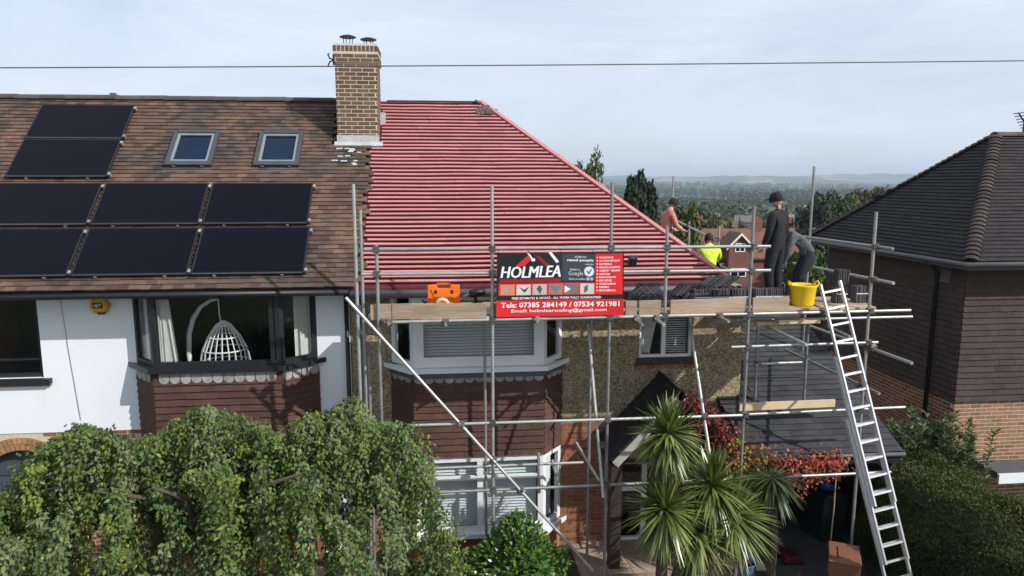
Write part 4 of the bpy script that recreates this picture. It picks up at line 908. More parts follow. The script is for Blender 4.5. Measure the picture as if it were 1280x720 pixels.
for ch_, c in zip('Google', gc):
    wd = {'G': .024, 'l': .006}.get(ch_, .017); words(ch_, sx, .36+(.018 if ch_ == 'g' else 0), wd, {'G': .06, 'l': .058, 'g': .055}.get(ch_, .042), flat('letter_%d' % gc.index(c), tuple(.5*x+.35 for x in c)), .006, bold=.01); sx += wd+.004
b = MB(); b.add([bpt(.725+.040*math.cos(a*math.pi/12), .30-.078*math.sin(a*math.pi/12), .005) for a in range(24)], [tuple(range(23, -1, -1))]); b.obj('round_badge', bt, flat('badge_silver', (.62, .66, .70)))
ppoly('tick_mark', [(.705, .30), (.712, .285), (.722, .315), (.742, .255), (.748, .265), (.723, .345)], Cg, .008)
words('CHECKED', .69, .20, .07, .02, Cw); words('Find us online', .565, .43, .13, .025, Cw)
patch('icon', .705, .728, .395, .44, flat('icon_blue', (.35, .42, .65)), .005); patch('icon', .735, .758, .395, .44, flat('icon_pink', (.6, .30, .45)), .005)
items = ['RE-ROOFING', 'FLAT ROOF SPECIALIST', 'GUTTERING', 'FASCIAS & SOFFITS', 'CHIMNEY REPAIRS', 'LEADWORK', 'ROOF WINDOWS', 'DRY RIDGE', 'STORM DAMAGE', 'REPAIRS', 'MOSS REMOVAL']
for i, it in enumerate(items):
    tt = .095+i*.052; patch('bullet', .785, .792, tt-.028, tt-.006, Cw, .004, 1, 1); words(it, .805, tt, min(.165, .011*len(it)), .03, Cw, .005, bold=.015)
words('FREE ESTIMATES & ADVICE - ALL WORK FULLY GUARANTEED', .12, .725, .70, .036, Cw, .006, bold=.02)
words('Tels: 07385 284149 / 07534 921981', .035, .855, .93, .082, Cw, .007, bold=.02)
words('Email: holmlearoofing@gmail.com', .115, .945, .75, .066, Cw, .007, bold=.012)
pc = [((.55, .25, .16), (.42, .33, .27)), ((.62, .58, .54), (.06, .06, .07)), ((.50, .46, .44), (.10, .09, .09)), ((.35, .18, .16), (.16, .17, .20)), ((.16, .15, .15), (.75, .74, .72)), ((.55, .52, .50), (.12, .10, .10))]
for i, (c1, c2) in enumerate(pc):
    s0 = .03+i*.125; m1, m2 = flat('photo_a%d' % i, c1), flat('photo_b%d' % i, c2)
    patch('photo_panel', s0, s0+.11, .49, .655, m1, .0045, 3, 2)
    ppoly('photo_shape', [[(.02, .60), (.05, .51), (.06, .65)], [(.02, .53), (.06, .57), (.10, .52), (.065, .62)], [(.03, .56), (.055, .50), (.075, .56), (.06, .65)], [(.01, .52), (.10, .52), (.055, .64)], [(.0, .52), (.05, .575), (.0, .635)], [(.03, .54), (.06, .50), (.06, .60), (.03, .64)]][i] and [(s0+a, q) for a, q in [[(.02, .60), (.05, .51), (.06, .65)], [(.02, .53), (.06, .57), (.10, .52), (.065, .62)], [(.03, .56), (.055, .50), (.075, .56), (.06, .65)], [(.01, .52), (.10, .52), (.055, .64)], [(.0, .52), (.05, .575), (.0, .635)], [(.03, .54), (.06, .50), (.06, .60), (.03, .64)]][i]], m2, .006)
for s in (.01, .25, .5, .75, .99):
    b = MB(); p = Vector(bpt(s, .01)); b.tube([p+Vector((0, -.004, -.01)), p+Vector((0, .0, .05)), p+Vector((0, .05, .07))], .004, 5); b.obj('cable_tie', bt, M_black)

# ================================================================ THINGS ON THE PLATFORM
def bevel_mesh(me, w=.01, seg=2):
    bm = bmesh.new(); bm.from_mesh(me); bmesh.ops.bevel(bm, geom=bm.edges[:], offset=w, segments=seg, affect='EDGES', profile=.5); bm.to_mesh(me); bm.free(); return me
p = at(555, 379, 10.6); M_or = mat('orange_plastic', (.85, .17, .012), (.76, .14, .01), 6, .4)
t = thing('tool_case', (p.x, 10.6, ZB), 'orange plastic tool case standing on the scaffold boards', 'tool case')
hh = .40; wd_ = .245
B = Matrix(((1, 0, 0, p.x), (0, 0, -1, 10.66), (0, 1, 0, ZB), (0, 0, 0, 1)))
b = MB(); b.prism([(-wd_, .0), (wd_*.9, 0), (wd_, .12), (wd_, hh), (wd_*.45, hh+.01), (wd_*.38, hh-.05), (-wd_*.38, hh-.05), (-wd_*.45, hh+.01), (-wd_, hh)], .13, B); me = bevel_mesh(b.mesh('shell', M_or), .012); link('shell', me, t)
b = MB(); b.prism([(-wd_*.8, .03), (wd_*.75, .03), (wd_*.55, .13), (wd_*.55, .22), (wd_*.8, hh-.05), (wd_*.5, hh-.09), (-wd_*.5, hh-.09), (-wd_*.8, hh-.05), (-wd_*.55, .2), (-wd_*.55, .13)], .016, B @ Matrix.Translation((0, 0, .128))); link('raised_panel', bevel_mesh(b.mesh('raised_panel', M_or), .005), t)
b = MB(); b.tube([B @ Vector(q) for q in ((-wd_*.45, hh-.01, .06), (-wd_*.4, hh+.018, .06), (wd_*.4, hh+.018, .06), (wd_*.45, hh-.01, .06))], .016, 8); b.obj('handle', t, M_or, smooth=True)
for s in (-.5, .5):
    b = MB(); b.box(wd_*s-.02, wd_*s+.02, hh-.12, hh-.07, .128, .15, B); b.obj('latch', t, M_black)
p = at(553, 378, 10.38)
t = thing('coil_of_rope', (p.x, 10.36, ZB), 'pale rope coil in front of the orange tool case', 'rope'); b = MB()
for k in range(5): b.tube([(p.x+(.085+.004*k)*math.cos(a*.42), 10.34+.02*k, ZB+.125+(.085+.004*k)*math.sin(a*.42)) for a in range(16)], .012, 6)
b.obj('rope_strands', t, mat('pale_rope', (.55, .47, .36), None, 20, .9))
p = at(598, 378, 10.7)
t = thing('nail_gun', (p.x, 10.7, ZB), 'black cordless nail gun lying on the boards beside the orange case', 'nail gun')
b = MB(); b.tube([(p.x-.13, 10.68, ZB+.24), (p.x+.10, 10.72, ZB+.27)], [.065, .07], 10); b.obj('barrel', t, M_black, smooth=True)
b = MB(); b.tube([(p.x-.06, 10.7, ZB+.22), (p.x-.02, 10.7, ZB+.06)], .026, 8); b.obj('grip', t, M_black, smooth=True)
b = MB(); b.box(p.x-.09, p.x+.06, 10.64, 10.76, ZB, ZB+.11); link('battery', bevel_mesh(b.mesh('battery', M_black), .008), t)
b = MB(); b.tube([(p.x-.13, 10.68, ZB+.24), (p.x-.25, 10.66, ZB+.20)], .018, 8); b.obj('nose', t, M_galv, smooth=True)
p = at(525, 378, 10.6)
t = thing('work_light', (p.x, 10.6, ZB), 'small white and black work lamp beside the orange case', 'lamp')
b = MB(); b.lathe([(.001, 0), (.06, 0), (.065, .06), (.05, .10), (.001, .12)], 12, Matrix.Translation((p.x-.05, 10.6, ZB))); b.obj('lamp_head', t, M_upvc, smooth=True)
b = MB(); b.tube([(p.x-.0, 10.6, ZB+.02), (p.x+.10, 10.6, ZB+.10), (p.x+.03, 10.6, ZB+.17)], .018, 8); b.obj('handle', t, M_black, smooth=True)
# yellow flexible tub
p = at(1003, 373, 10.55); M_yel = mat('yellow_rubber', (.80, .52, .012), (.74, .47, .01), 5, .5)
t = thing('flexible_tub', (p.x, 10.55, ZB), 'yellow flexible tub with two loop handles on the scaffold boards', 'tub')
b = MB(); b.lathe([(.001, .0), (.165, .0), (.175, .03), (.205, .30), (.222, .325), (.215, .335), (.195, .30), (.165, .04), (.001, .035)], 28, Matrix.Translation((p.x, 10.55, ZB))); b.obj('body', t, M_yel, smooth=True)
for s in (-1, 1):
    b = MB(); c_ = Vector((p.x+s*.20, 10.55, ZB+.30)); b.tube([c_+Vector((0, -.07, 0)), c_+Vector((s*.03, -.055, .06)), c_+Vector((s*.04, 0, .085)), c_+Vector((s*.03, .055, .06)), c_+Vector((0, .07, 0))], .013, 8); b.obj('handle', t, M_yel, smooth=True)
# tile bundles: tiles on edge
M_st = mat('stacked_dark_tile', (.085, .080, .086), (.055, .052, .056), 5, .85, .2, 50, rnd=.5)
tp = MB(); tp.box(-.0085, .0085, -.0825, .0825, 0, .265); tpm = tp.mesh('stacked_tile', M_st)
M_strap = mat('white_strap', (.55, .60, .66), None, 5, .5)
def bundle(px, py, Y, n, tiltx, z=None, strap=True, lab='', loc=None, rz=0):
    p = loc or at(px, py, Y); z = ZB if z is None else z
    t = thing('tile_bundle', (p.x, p.y, z), lab, 'roof tiles', 'bundles of roof tiles on the scaffold')
    for k in range(n):
        M = Matrix.Translation((p.x, p.y, z)) @ Matrix.Rotation(rz, 4, 'Z') @ Matrix.Translation(((k-n/2)*.031/max(.5, math.cos(tiltx)), 0, .003)) @ Matrix.Rotation(tiltx+random.uniform(-.04, .04), 4, 'Y') @ Matrix.Rotation(random.uniform(-.03, .03), 4, 'Z')
        link('stacked_tile', tpm, t, M)
    if strap:
        b = MB(); L_ = n*.031; b.box(-L_/2-.01, L_/2, -.087, -.0845, .14, .158); o = b.obj('strap', t, M_strap); o.matrix_basis = Matrix.Translation((p.x, p.y, z)) @ Matrix.Rotation(rz, 4, 'Z')
for px, lb in ((878, 'strapped tile bundle next to the slumped tiles, at the end of its row'), (901, 'strapped tile bundle second from the slumped tiles'), (924, 'strapped tile bundle against the scaffold post behind the toe board'), (953, 'strapped tile bundle in front of the man in black'), (974, 'strapped tile bundle beside the yellow tub')): bundle(px, 372, 10.62, 9, 0, lab=lb)
for px, lb in ((884, 'unstrapped tile row behind the first strapped bundle'), (908, 'unstrapped tile row behind the second strapped bundle'), (932, 'unstrapped tile row behind the bundle at the scaffold post')): bundle(px, 372, 10.90, 9, .08, lab=lb, strap=False)
for px, tl_, lb in ((792, .9, 'slumped dark roof tiles beside the edge of the banner'), (808, 1.1, 'flat slumped roof tiles between the banner and the short guard post'), (845, -1.0, 'dark roof tiles slumped the opposite way beside the short guard post'), (862, .75, 'slumped roof tiles leaning on the strapped bundles')): bundle(px, 372, 10.62, 9, tl_*.8, strap=False, lab=lb)
for px, tl_, lb in ((828, .9, 'leaning roof tiles behind the short guard post'), (850, 1.1, 'low leaning roof tiles under the end of the gutter')): bundle(px, 366, 10.9, 9, tl_*.8, strap=False, lab=lb)
bundle(893, 352, 10.92, 9, .95, z=ZB+.27, strap=False, lab='fanned roof tiles leaning on top of the second row')
bundle(1049, 372, 10.75, 6, 0, lab='strapped tile bundle between the ladder stiles'); bundle(1074, 372, 10.75, 6, 0, lab='strapped tile bundle against the outermost scaffold post')
bundle(1051, 360, 10.75, 6, .05, z=ZB+.27, strap=False, lab='roof tiles stacked on a bundle beside the ladder top')
for px, tl_, lb in ((801, .8, 'heap of broken tiles on top of the slumped ones by the banner'), (822, -.75, 'upper heap of tiles beside the short guard post, tilted back'), (852, .85, 'upper heap of tiles between the guard post and strapped bundles')): bundle(px, 366, 10.75, 8, tl_, z=ZB+.16, strap=False, lab=lb)
# a few tiles left on the battens
q = rp_(3.20, .38, .03); t = thing('tile_bundle', q, 'small stack of grey tiles left on the red battens', 'roof tiles')
for k in range(6): link('stacked_tile', tpm, t, basis(q+UX*(k*.024-.06), UX, Vector((0, .8, .6)).normalized(), Vector((0, -.6, .8)).normalized()) @ Matrix.Scale(.6, 4))

# ================================================================ LADDER
def ladder():
    t0, b0 = Vector((5.83, 10.12, 5.02)), None
    ax = Vector((6.72-5.83, 8.70-10.12, 0-5.02)); ax.normalize()
    foot = Vector((6.72, 8.70, .02)); side_ = Vector((1, .05, 0)); side_ = (side_-ax*side_.dot(ax)).normalized(); n = side_.cross(ax).normalized()
    if n.y > 0: n = -n
    t = thing('extension_ladder', foot, 'aluminium extension ladder leaning on the scaffold beside the yellow tub', 'ladder')
    Ltot = (t0-foot).length
    for sec, (a, e, half, off) in enumerate(((0.0, Ltot*.62, .205, .0), (Ltot*.22, Ltot*.80, .185, -.062), (Ltot*.38, Ltot+.05, .165, -.124))):
        # sections overlap; the fly section is in front of nothing but its own rails
        off = -off if False else off
        for s in (-1, 1):
            c = foot-ax*a+side_*s*half-n*off*1.0; d = foot-ax*e+side_*s*half-n*off
            b = MB(); w_, h_ = side_*.012, n*.028; b.hexa([c-w_-h_, c+w_-h_, c+w_+h_, c-w_+h_, d-w_-h_, d+w_-h_, d+w_+h_, d-w_+h_]); b.obj('stile', t, M_alu)
        k = 0; r = math.ceil((a+.05-.15)/.252)*.252+.15
        while r < e-.06:
            c = foot-ax*r-n*off; b = MB(); w_, h_ = -ax*.015, n*.015
            A_, B_ = c-side_*(half-.01), c+side_*(half-.01); b.hexa([A_-w_-h_, A_+w_-h_, A_+w_+h_, A_-w_+h_, B_-w_-h_, B_+w_-h_, B_+w_+h_, B_-w_+h_]); b.obj('rung', t, M_alu); r += .252
    for s in (-1, 1):
        b = MB(); c = foot+side_*s*.205; b.box(c.x-.025, c.x+.025, c.y-.04, c.y+.04, .0+.02, .07); b.obj('rubber_foot', t, M_black)
ladder()
# ================================================================ SERVICE CABLE ACROSS THE SKY
a, c = at(-400, 86, 9.2), at(1700, 71, 9.2); pts = [a.lerp(c, i/30)-Vector((0, 0, .03*math.sin(math.pi*i/30))) for i in range(31)]
b = MB(); b.tube(pts, .0075, 6); o = b.obj('overhead_cable', None, M_fasc); tag(o, 'thin dark overhead cable strung across the sky past the chimney', 'cable')

# ================================================================ PEOPLE
def person(name_label, loc, yaw, J, cols, hair='cap', sc_=1.0, glove=None):
    """J: joints in the body's own space (x right, y forward, z up); one continuous skinned surface plus hair"""
    verts = ['pelvis', 'waist', 'chest', 'neck', 'head0', 'hipL', 'kneeL', 'ankL', 'toeL', 'hipR', 'kneeR', 'ankR', 'toeR', 'shL', 'elL', 'wrL', 'shR', 'elR', 'wrR']
    edges = [('pelvis', 'waist'), ('waist', 'chest'), ('chest', 'neck'), ('neck', 'head0'), ('pelvis', 'hipL'), ('hipL', 'kneeL'), ('kneeL', 'ankL'), ('ankL', 'toeL'), ('pelvis', 'hipR'), ('hipR', 'kneeR'), ('kneeR', 'ankR'), ('ankR', 'toeR'), ('chest', 'shL'), ('shL', 'elL'), ('elL', 'wrL'), ('chest', 'shR'), ('shR', 'elR'), ('elR', 'wrR')]
    R_ = dict(pelvis=(.17, .135), waist=(.165, .13), chest=(.185, .14), neck=(.068, .068), head0=(.06, .062), hip=(.115, .12), knee=(.085, .085), ank=(.062, .062), toe=(.048, .042), sh=(.085, .09), el=(.062, .062), wr=(.042, .042))
    me = bpy.data.meshes.new('body'); me.from_pydata([J[v] for v in verts], [(verts.index(a), verts.index(b_)) for a, b_ in edges], [])
    o = bpy.data.objects.new('tmp', me); col.objects.link(o); md = o.modifiers.new('Skin', 'SKIN'); md.use_smooth_shade = True; md.branch_smoothing = .6
    for i, v in enumerate(verts):
        k = v if v in R_ else v[:-1]; o.data.skin_vertices[0].data[i].radius = R_[k]; o.data.skin_vertices[0].data[i].use_root = (i == 0)
    s2 = o.modifiers.new('Sub', 'SUBSURF'); s2.levels = 2; s2.render_levels = 2
    dg = bpy.context.evaluated_depsgraph_get(); bme = bpy.data.meshes.new_from_object(o.evaluated_get(dg)); bpy.data.objects.remove(o)
    V = [v.co.copy() for v in bme.vertices]; Fs = [tuple(p.vertices) for p in bme.polygons]
    seg = [(Vector(J[a]), Vector(J[b_]), b_) for a, b_ in edges]
    def region(c):
        best, bd = None, 9
        for a, b_, nm in seg:
            ab = b_-a; t_ = max(0, min(1, (c-a).dot(ab)/max(ab.length_squared, 1e-9))); d = (a+ab*t_-c).length
            if d < bd: best, bd, tt = nm, d, t_
        if best == 'head0' or (best == 'neck' and tt > .97): return 2
        if best.startswith('toe') or (best.startswith('ank') and tt > .85): return 3
        if best[:3] in ('hip', 'kne', 'ank'): return 1
        if best.startswith('wr') and tt > (.05 if cols.get('short') else .93): return 2
        return 0
    mi = [region(sum((V[i] for i in f), Vector())/len(f)) for f in Fs]
    # head: shaped ellipsoid with brow, nose, chin, ears, along neck->crown axis
    hb, hd = Vector(J['head0']), Vector(J['headdir']).normalized(); fwd = Vector(J.get('look', (0, 1, 0))); fwd = (fwd-hd*fwd.dot(hd)).normalized(); rt_ = fwd.cross(hd).normalized(); hc = hb+hd*.078
    k0 = len(V); nu_, nv_ = 20, 14
    for i in range(nv_+1):
        ph = -math.pi/2+math.pi*i/nv_
        for j in range(nu_):
            th = 2*math.pi*j/nu_; x, y, z = math.cos(ph)*math.cos(th), math.cos(ph)*math.sin(th), math.sin(ph)
            X, Y, Z = .074*x, .096*y, .118*z
            if z < 0: X *= 1-.30*z*z; Y = Y*(1-.12*z*z)+(.012 if y > 0 else -.004)*(-z)
            if y > .55: 
                nose = math.exp(-((x/.16)**2))*math.exp(-(((z+.12)/.17)**2)); Y += .024*nose
                eye = math.exp(-(((abs(x)-.36)/.15)**2))*math.exp(-(((z-.05)/.12)**2)); Y -= .011*eye
                mouth = math.exp(-((x/.3)**2))*math.exp(-(((z+.52)/.06)**2)); Y -= .006*mouth
            if abs(x) > .86 and -.2 < z < .16 and y < .3: X *= 1.16
            V.append(hc+rt_*X+fwd*Y+hd*Z)
    for i in range(nv_):
        for j in range(nu_): Fs.append((k0+i*nu_+j, k0+i*nu_+(j+1) % nu_, k0+(i+1)*nu_+(j+1) % nu_, k0+(i+1)*nu_+j)); mi.append(2)
    # hands: palm and five bent fingers
    for s in 'LR':
        w_, e_ = Vector(J['wr'+s]), Vector(J['el'+s]); d = (w_-e_).normalized(); sg = 1 if s == 'L' else -1
        sd2 = d.cross(Vector((0, 0, 1))); sd2 = sd2.normalized() if sd2.length > .2 else d.cross(Vector((0, 1, 0))).normalized(); pn = sd2.cross(d).normalized()
        hbm = MB(); hbm.tube([w_-d*.02, w_+d*.03, w_+d*.07, w_+d*.095], [.03, .038, .040, .030], 8)
        for f, (off, ln) in enumerate(((-.030, .062), (-.010, .074), (.011, .070), (.030, .055))):
            b0 = w_+d*.085+sd2*off; hbm.tube([b0, b0+d*ln*.45+pn*.006, b0+d*ln*.75+pn*.022, b0+d*ln*.85+pn*.04], [.010, .0095, .008, .006], 6)
        b0 = w_+d*.03+sd2*-.034*sg; hbm.tube([b0, b0+d*.03-sd2*.022*sg, b0+d*.058-sd2*.026*sg+pn*.012], [.012, .011, .008], 6)
        kk = len(V); V += [Vector(v) for v in hbm.v]; Fs += [tuple(kk+i for i in f) for f in hbm.f]; mi += [4]*len(hbm.f)
    me = bpy.data.meshes.new('person'); me.from_pydata([v*sc_ for v in V], [], Fs)
    for m in (cols['top'], cols['legs'], M_skin, cols['boots'], glove or M_skin): me.materials.append(m)
    me.polygons.foreach_set('material_index', mi); me.polygons.foreach_set('use_smooth', [True]*len(mi)); me.update()
    o = link('person', me, None, Matrix.Translation(loc) @ Matrix.Rotation(yaw, 4, 'Z')); tag(o, name_label, 'person', 'workmen on the scaffold')
    # hair / cap follow the skull
    b = MB(); r = 1.10; Bm = basis(hc*sc_, rt_, fwd, hd)
    prof = [(.0, .134), (.05, .126), (.09, .095), (.108, .045), (.112, .0), (.108, -.03)] if hair == 'cap' else [(.0, .135), (.055, .125), (.092, .085), (.108, .03), (.106, -.02), (.098, -.045)]
    b.lathe([(q/.105*.1, z) for q, z in prof], 18, Bm, .083/.1*1.02, .105/.1*1.02)
    if hair == 'cap':
        pk = [(-.07, .075), (-.06, .13), (-.03, .165), (.03, .165), (.06, .13), (.07, .075)]; b.prism(pk, .008, Bm @ Matrix.Translation((0, .02, .03)))
    h = b.obj('cap' if hair == 'cap' else 'hair', None, cols['hair'], smooth=True); h.parent = o
    return o
def pose(**k):
    J = dict(pelvis=(0, 0, .93), waist=(0, .0, 1.10), chest=(0, -.01, 1.33), neck=(0, .0, 1.47), head0=(0, .02, 1.53), headdir=(0, .05, 1), hipL=(-.10, 0, .86), kneeL=(-.11, .02, .48), ankL=(-.11, -.03, .09), toeL=(-.13, .14, .045), hipR=(.10, 0, .86), kneeR=(.11, .02, .48), ankR=(.11, -.03, .09), toeR=(.13, .14, .045), shL=(-.19, -.01, 1.40), elL=(-.24, -.03, 1.12), wrL=(-.24, .06, .88), shR=(.19, -.01, 1.40), elR=(.24, -.03, 1.12), wrR=(.24, .06, .88))
    J.update(k); return J
M_blk = mat('black_workwear', (.016, .016, .020), (.009, .009, .011), 9, .9, .9, 16, c3=(.035, .033, .032), s3=7, t3=.62); M_boot = mat('work_boot', (.03, .024, .02), None, 6, .8)
M_gry = mat('grey_sweatshirt', (.11, .115, .125), (.08, .083, .09), 9, .95, .9, 16); M_sal = mat('salmon_shirt', (.52, .24, .20), (.40, .17, .14), 9, .9, .9, 16); M_hiv = mat('hi_vis_yellow', (.62, .78, .05), (.50, .64, .06), 9, .7, .9, 16, c3=(.55, .57, .5), s3=5, t3=.6)
M_hair = mat('dark_hair', (.012, .010, .009), None, 30, .8); M_blueg = mat('blue_glove', (.02, .07, .28), None, 6, .6); M_navy = mat('navy_trousers', (.02, .022, .03), None, 6, .9)
p = at(966, 380, 10.95); ZS = ZB-.062
person('man in black top, trousers and cap standing on the platform by the tub', (p.x, 10.95, ZB), rad(38), pose(headdir=(0, .22, 1), look=(0, 1, -.2), kneeL=(-.12, .05, .48), toeL=(-.14, .16, .045), ankL=(-.12, -.01, .09), wrL=(-.22, .10, .90), elL=(-.25, .0, 1.13), chest=(0, .0, 1.33)), dict(top=M_blk, legs=M_blk, boots=M_boot, hair=M_blk), 'cap', 1.03)
p = at(997, 380, 11.35)
person('stooping man in grey sweatshirt with blue gloves behind the standing man', (p.x, 11.30, ZS), rad(75), pose(pelvis=(0, -.16, .80), waist=(0, -.06, .96), chest=(0, .17, 1.10), neck=(0, .34, 1.18), head0=(0, .40, 1.18), headdir=(0, .9, .15), look=(0, .1, -1), hipL=(-.10, -.15, .74), kneeL=(-.13, .08, .43), ankL=(-.12, -.08, .09), toeL=(-.14, .09, .045), hipR=(.10, -.15, .74), kneeR=(.13, .08, .43), ankR=(.12, -.08, .09), toeR=(.14, .09, .045), shL=(-.19, .20, 1.13), elL=(-.24, .28, .86), wrL=(-.17, .34, .64), shR=(.19, .20, 1.13), elR=(.24, .28, .86), wrR=(.17, .34, .66)), dict(top=M_gry, legs=M_navy, boots=M_boot, hair=M_blk), 'cap', 1.0, glove=M_blueg)
p = at(887, 330, 13.4)
person('man in hi-vis yellow top crouching beside the lower end of the hip', (p.x, 13.4, ZS), rad(-10), pose(pelvis=(0, -.10, .36), waist=(0, -.06, .54), chest=(0, .05, .74), neck=(0, .12, .90), head0=(0, .16, .94), headdir=(0, .45, 1), look=(0, 1, -.4), hipL=(-.11, -.08, .33), kneeL=(-.18, .30, .50), ankL=(-.15, .06, .10), toeL=(-.17, .22, .045), hipR=(.11, -.08, .33), kneeR=(.18, .30, .50), ankR=(.15, .06, .10), toeR=(.17, .22, .045), shL=(-.20, .06, .80), elL=(-.26, .22, .58), wrL=(-.18, .42, .50), shR=(.20, .06, .80), elR=(.26, .22, .58), wrR=(.18, .42, .50)), dict(top=M_hiv, legs=M_navy, boots=M_boot, hair=M_hair), 'hair', .86)
p = at(833, 262, 15.6)
person('man in salmon shirt with dark hair working behind the red hip', (p.x, 15.6, ZS), rad(-75), pose(chest=(0, .05, 1.32), neck=(0, .12, 1.48), head0=(0, .16, 1.53), headdir=(0, .35, 1), look=(0, 1, -.6), shL=(-.19, .05, 1.38), elL=(-.24, .12, 1.10), wrL=(-.20, .34, .98), shR=(.19, .05, 1.38), elR=(.24, .12, 1.10), wrR=(.20, .34, .98)), dict(top=M_sal, legs=M_navy, boots=M_boot, hair=M_hair, short=True), 'hair', .95)

# ================================================================ PLANTS
def leaves(C, D, Nn, ln, wd, fold=.15):
    """diamond leaves: base at C, axis D, normal Nn (arrays)"""
    D = D/np.linalg.norm(D, axis=1, keepdims=True); S = np.cross(D, Nn); S /= np.maximum(np.linalg.norm(S, axis=1, keepdims=True), 1e-6); Nm = np.cross(S, D)
    ln = np.broadcast_to(ln, len(C))[:, None]; wd = np.broadcast_to(wd, len(C))[:, None]
    a = C; b_ = C+D*ln*.45+S*wd*.5+Nm*wd*fold; c = C+D*ln-Nm*ln*.12; d = C+D*ln*.45-S*wd*.5+Nm*wd*fold
    V = np.stack([a, b_, c, d], 1).reshape(-1, 3); Q = np.arange(len(C)*4).reshape(-1, 4); return V, Q
def leafobj(nm, parent, C, D, Nn, ln, wd, cols, m=None, fold=.15):
    V, Q = leaves(C, D, Nn, ln, wd, fold); return link(nm, npmesh(nm, V, Q, m or M_leaf, np.repeat(cols, 4, axis=0)), parent)
def rdir(n): v = rng.normal(size=(n, 3)); return v/np.linalg.norm(v, axis=1, keepdims=True)
def palette(n, cs, jit=.2, w_=None):
    cs = np.array(cs); i = rng.choice(len(cs), n, p=w_); return cs[i]*(1+rng.uniform(-jit, jit, (n, 1)))
# --- weeping tree in front of the white house
wt = thing('weeping_tree', (-2.9, 8.4, 0), 'broad weeping tree with hanging leafy curtains in front of the white house', 'tree')
outline = [(-160, 640), (-60, 625), (0, 612), (30, 598), (62, 548), (100, 528), (140, 538), (172, 545), (205, 540), (238, 508), (262, 505), (300, 520), (335, 530), (362, 552), (385, 512), (412, 520), (436, 488), (447, 494), (456, 524), (482, 520), (500, 522), (515, 545), (530, 590), (548, 640), (562, 690), (566, 735)]
ox, oy = np.array([p[0] for p in outline]), np.array([p[1] for p in outline])
Cs, Ds, Cl = [], [], []
twigs = MB()
nst = 760
for k in range(nst):
    px = rng.uniform(-150, 562); Y = rng.uniform(7.0, 9.9)
    top = np.interp(px, ox, oy)
    # strands start at the crown surface or further down in the layers nearer the street
    py = top+2+(rng.random()*14 if rng.random() < .34 else abs(rng.normal(0, 1))*80*(1 if rng.random() < .7 else 2.4))
    Yq = Y if py > top+60 else rng.uniform(8.2, 9.6)
    if py > 760: continue
    p0 = np.array(at(px, py, Yq)); ln = rng.uniform(.4, 1.35); n = int(ln*190)
    u = np.sort(rng.random(n)); sway = rng.normal(0, .10, 2); arch = rng.normal(0, .16, 2)
    P = p0+np.stack([arch[0]*np.sin(u*2.2)*.8+sway[0]*u, arch[1]*np.sin(u*2.2)*.8+sway[1]*u, -u*ln+.10*np.sin(np.minimum(u*5, math.pi))], 1)
    rad_ = .05+.075*np.sin(np.clip(u, 0, 1)*math.pi)**.7; off = rdir(n)*rng.random((n, 1))**.5*rad_[:, None]; off[:, 2] *= .6
    P = P+off; Dv = rdir(n)*.8+off*5+np.array([0, -.15, -.75]); Cs.append(P); Ds.append(Dv)
    kind = rng.random(); base = [(.070, .116, .031), (.104, .155, .037), (.130, .172, .072), (.050, .080, .027), (.18, .22, .042)][rng.choice(5, p=[.29, .26, .26, .12, .07])]
    c = np.array(base)*(1+rng.uniform(-.3, .3, (n, 1))); c[rng.random(n) < .05] = (.22, .26, .04); Cl.append(c)
    if k % 4 == 0: twigs.tube([tuple(p0+np.array([0, 0, .02])), tuple(p0+np.array([arch[0]*.7, arch[1]*.7, -ln*.45])), tuple(p0+np.array([sway[0], sway[1], -ln]))], [.008, .006, .003], 4, cap=False)
C, Dv, Cl = np.concatenate(Cs), np.concatenate(Ds), np.concatenate(Cl); n = len(C)
leafobj('crown', wt, C, Dv, rdir(n)*.55+np.array([.55, -.5, .75]), rng.uniform(.034, .082, n), rng.uniform(.025, .047, n), Cl)
twigs.obj('hanging_twigs', wt, M_bark)['kind'] = 'stuff'
b = MB(); b.tube([(-2.9, 8.5, 0), (-2.85, 8.45, 1.0), (-2.95, 8.5, 1.9), (-2.8, 8.6, 2.7)], [.17, .13, .11, .08], 10)
for k in range(14):
    a = k*2*math.pi/14; e = Vector((-2.9+2.0*math.cos(a)*random.uniform(.5, 1.1), 8.6+.9*math.sin(a), random.uniform(2.5, 3.35))); s0 = Vector((-2.88, 8.5, random.uniform(1.6, 2.6))); b.tube([s0, s0.lerp(e, .5)+Vector((0, 0, .45)), e], [.05, .035, .012], 6)
b.obj('trunk', wt, M_bark, smooth=True)
# --- generic leafy shrub
def shrub(nm, label, cat, base, cen, radii, n, ln, wd, cols, w_, m=None, up=.2, group=None, stems=7, jit=.25, shell=.55, lump=.16):
    t = thing(nm, base, label, cat, group)
    d = rdir(n); d[:, 2] = np.where(d[:, 2] < -.55, -d[:, 2], d[:, 2]); r = 1-(1-shell)*rng.random((n, 1))**1.6
    lum = 1+lump*(np.sin(d[:, 0:1]*5+1)+np.sin(d[:, 1:2]*6+2)+np.sin(d[:, 2:3]*7))*.6
    P = np.array(cen)+d*r*lum*np.array(radii); Dv = d*.9+rdir(n)*.8+np.array([0, 0, up])
    leafobj('foliage', t, P, Dv, d*.6+rdir(n)*.35+np.array([.2, -.2, .5]), rng.uniform(.7, 1.3, n)*ln, rng.uniform(.75, 1.25, n)*wd, palette(n, cols, jit, w_), m)
    b = MB()
    for k in range(stems):
        a = k*2.4; e = Vector(cen)+Vector((radii[0]*.6*math.cos(a), radii[1]*.6*math.sin(a), radii[2]*.5)); b.tube([Vector(base)+Vector((.06*math.cos(a), .06*math.sin(a), 0)), (Vector(base)+e)/2+Vector((0, 0, .1)), e], [.022, .016, .006], 5)
    b.obj('stems', t, M_bark); return t
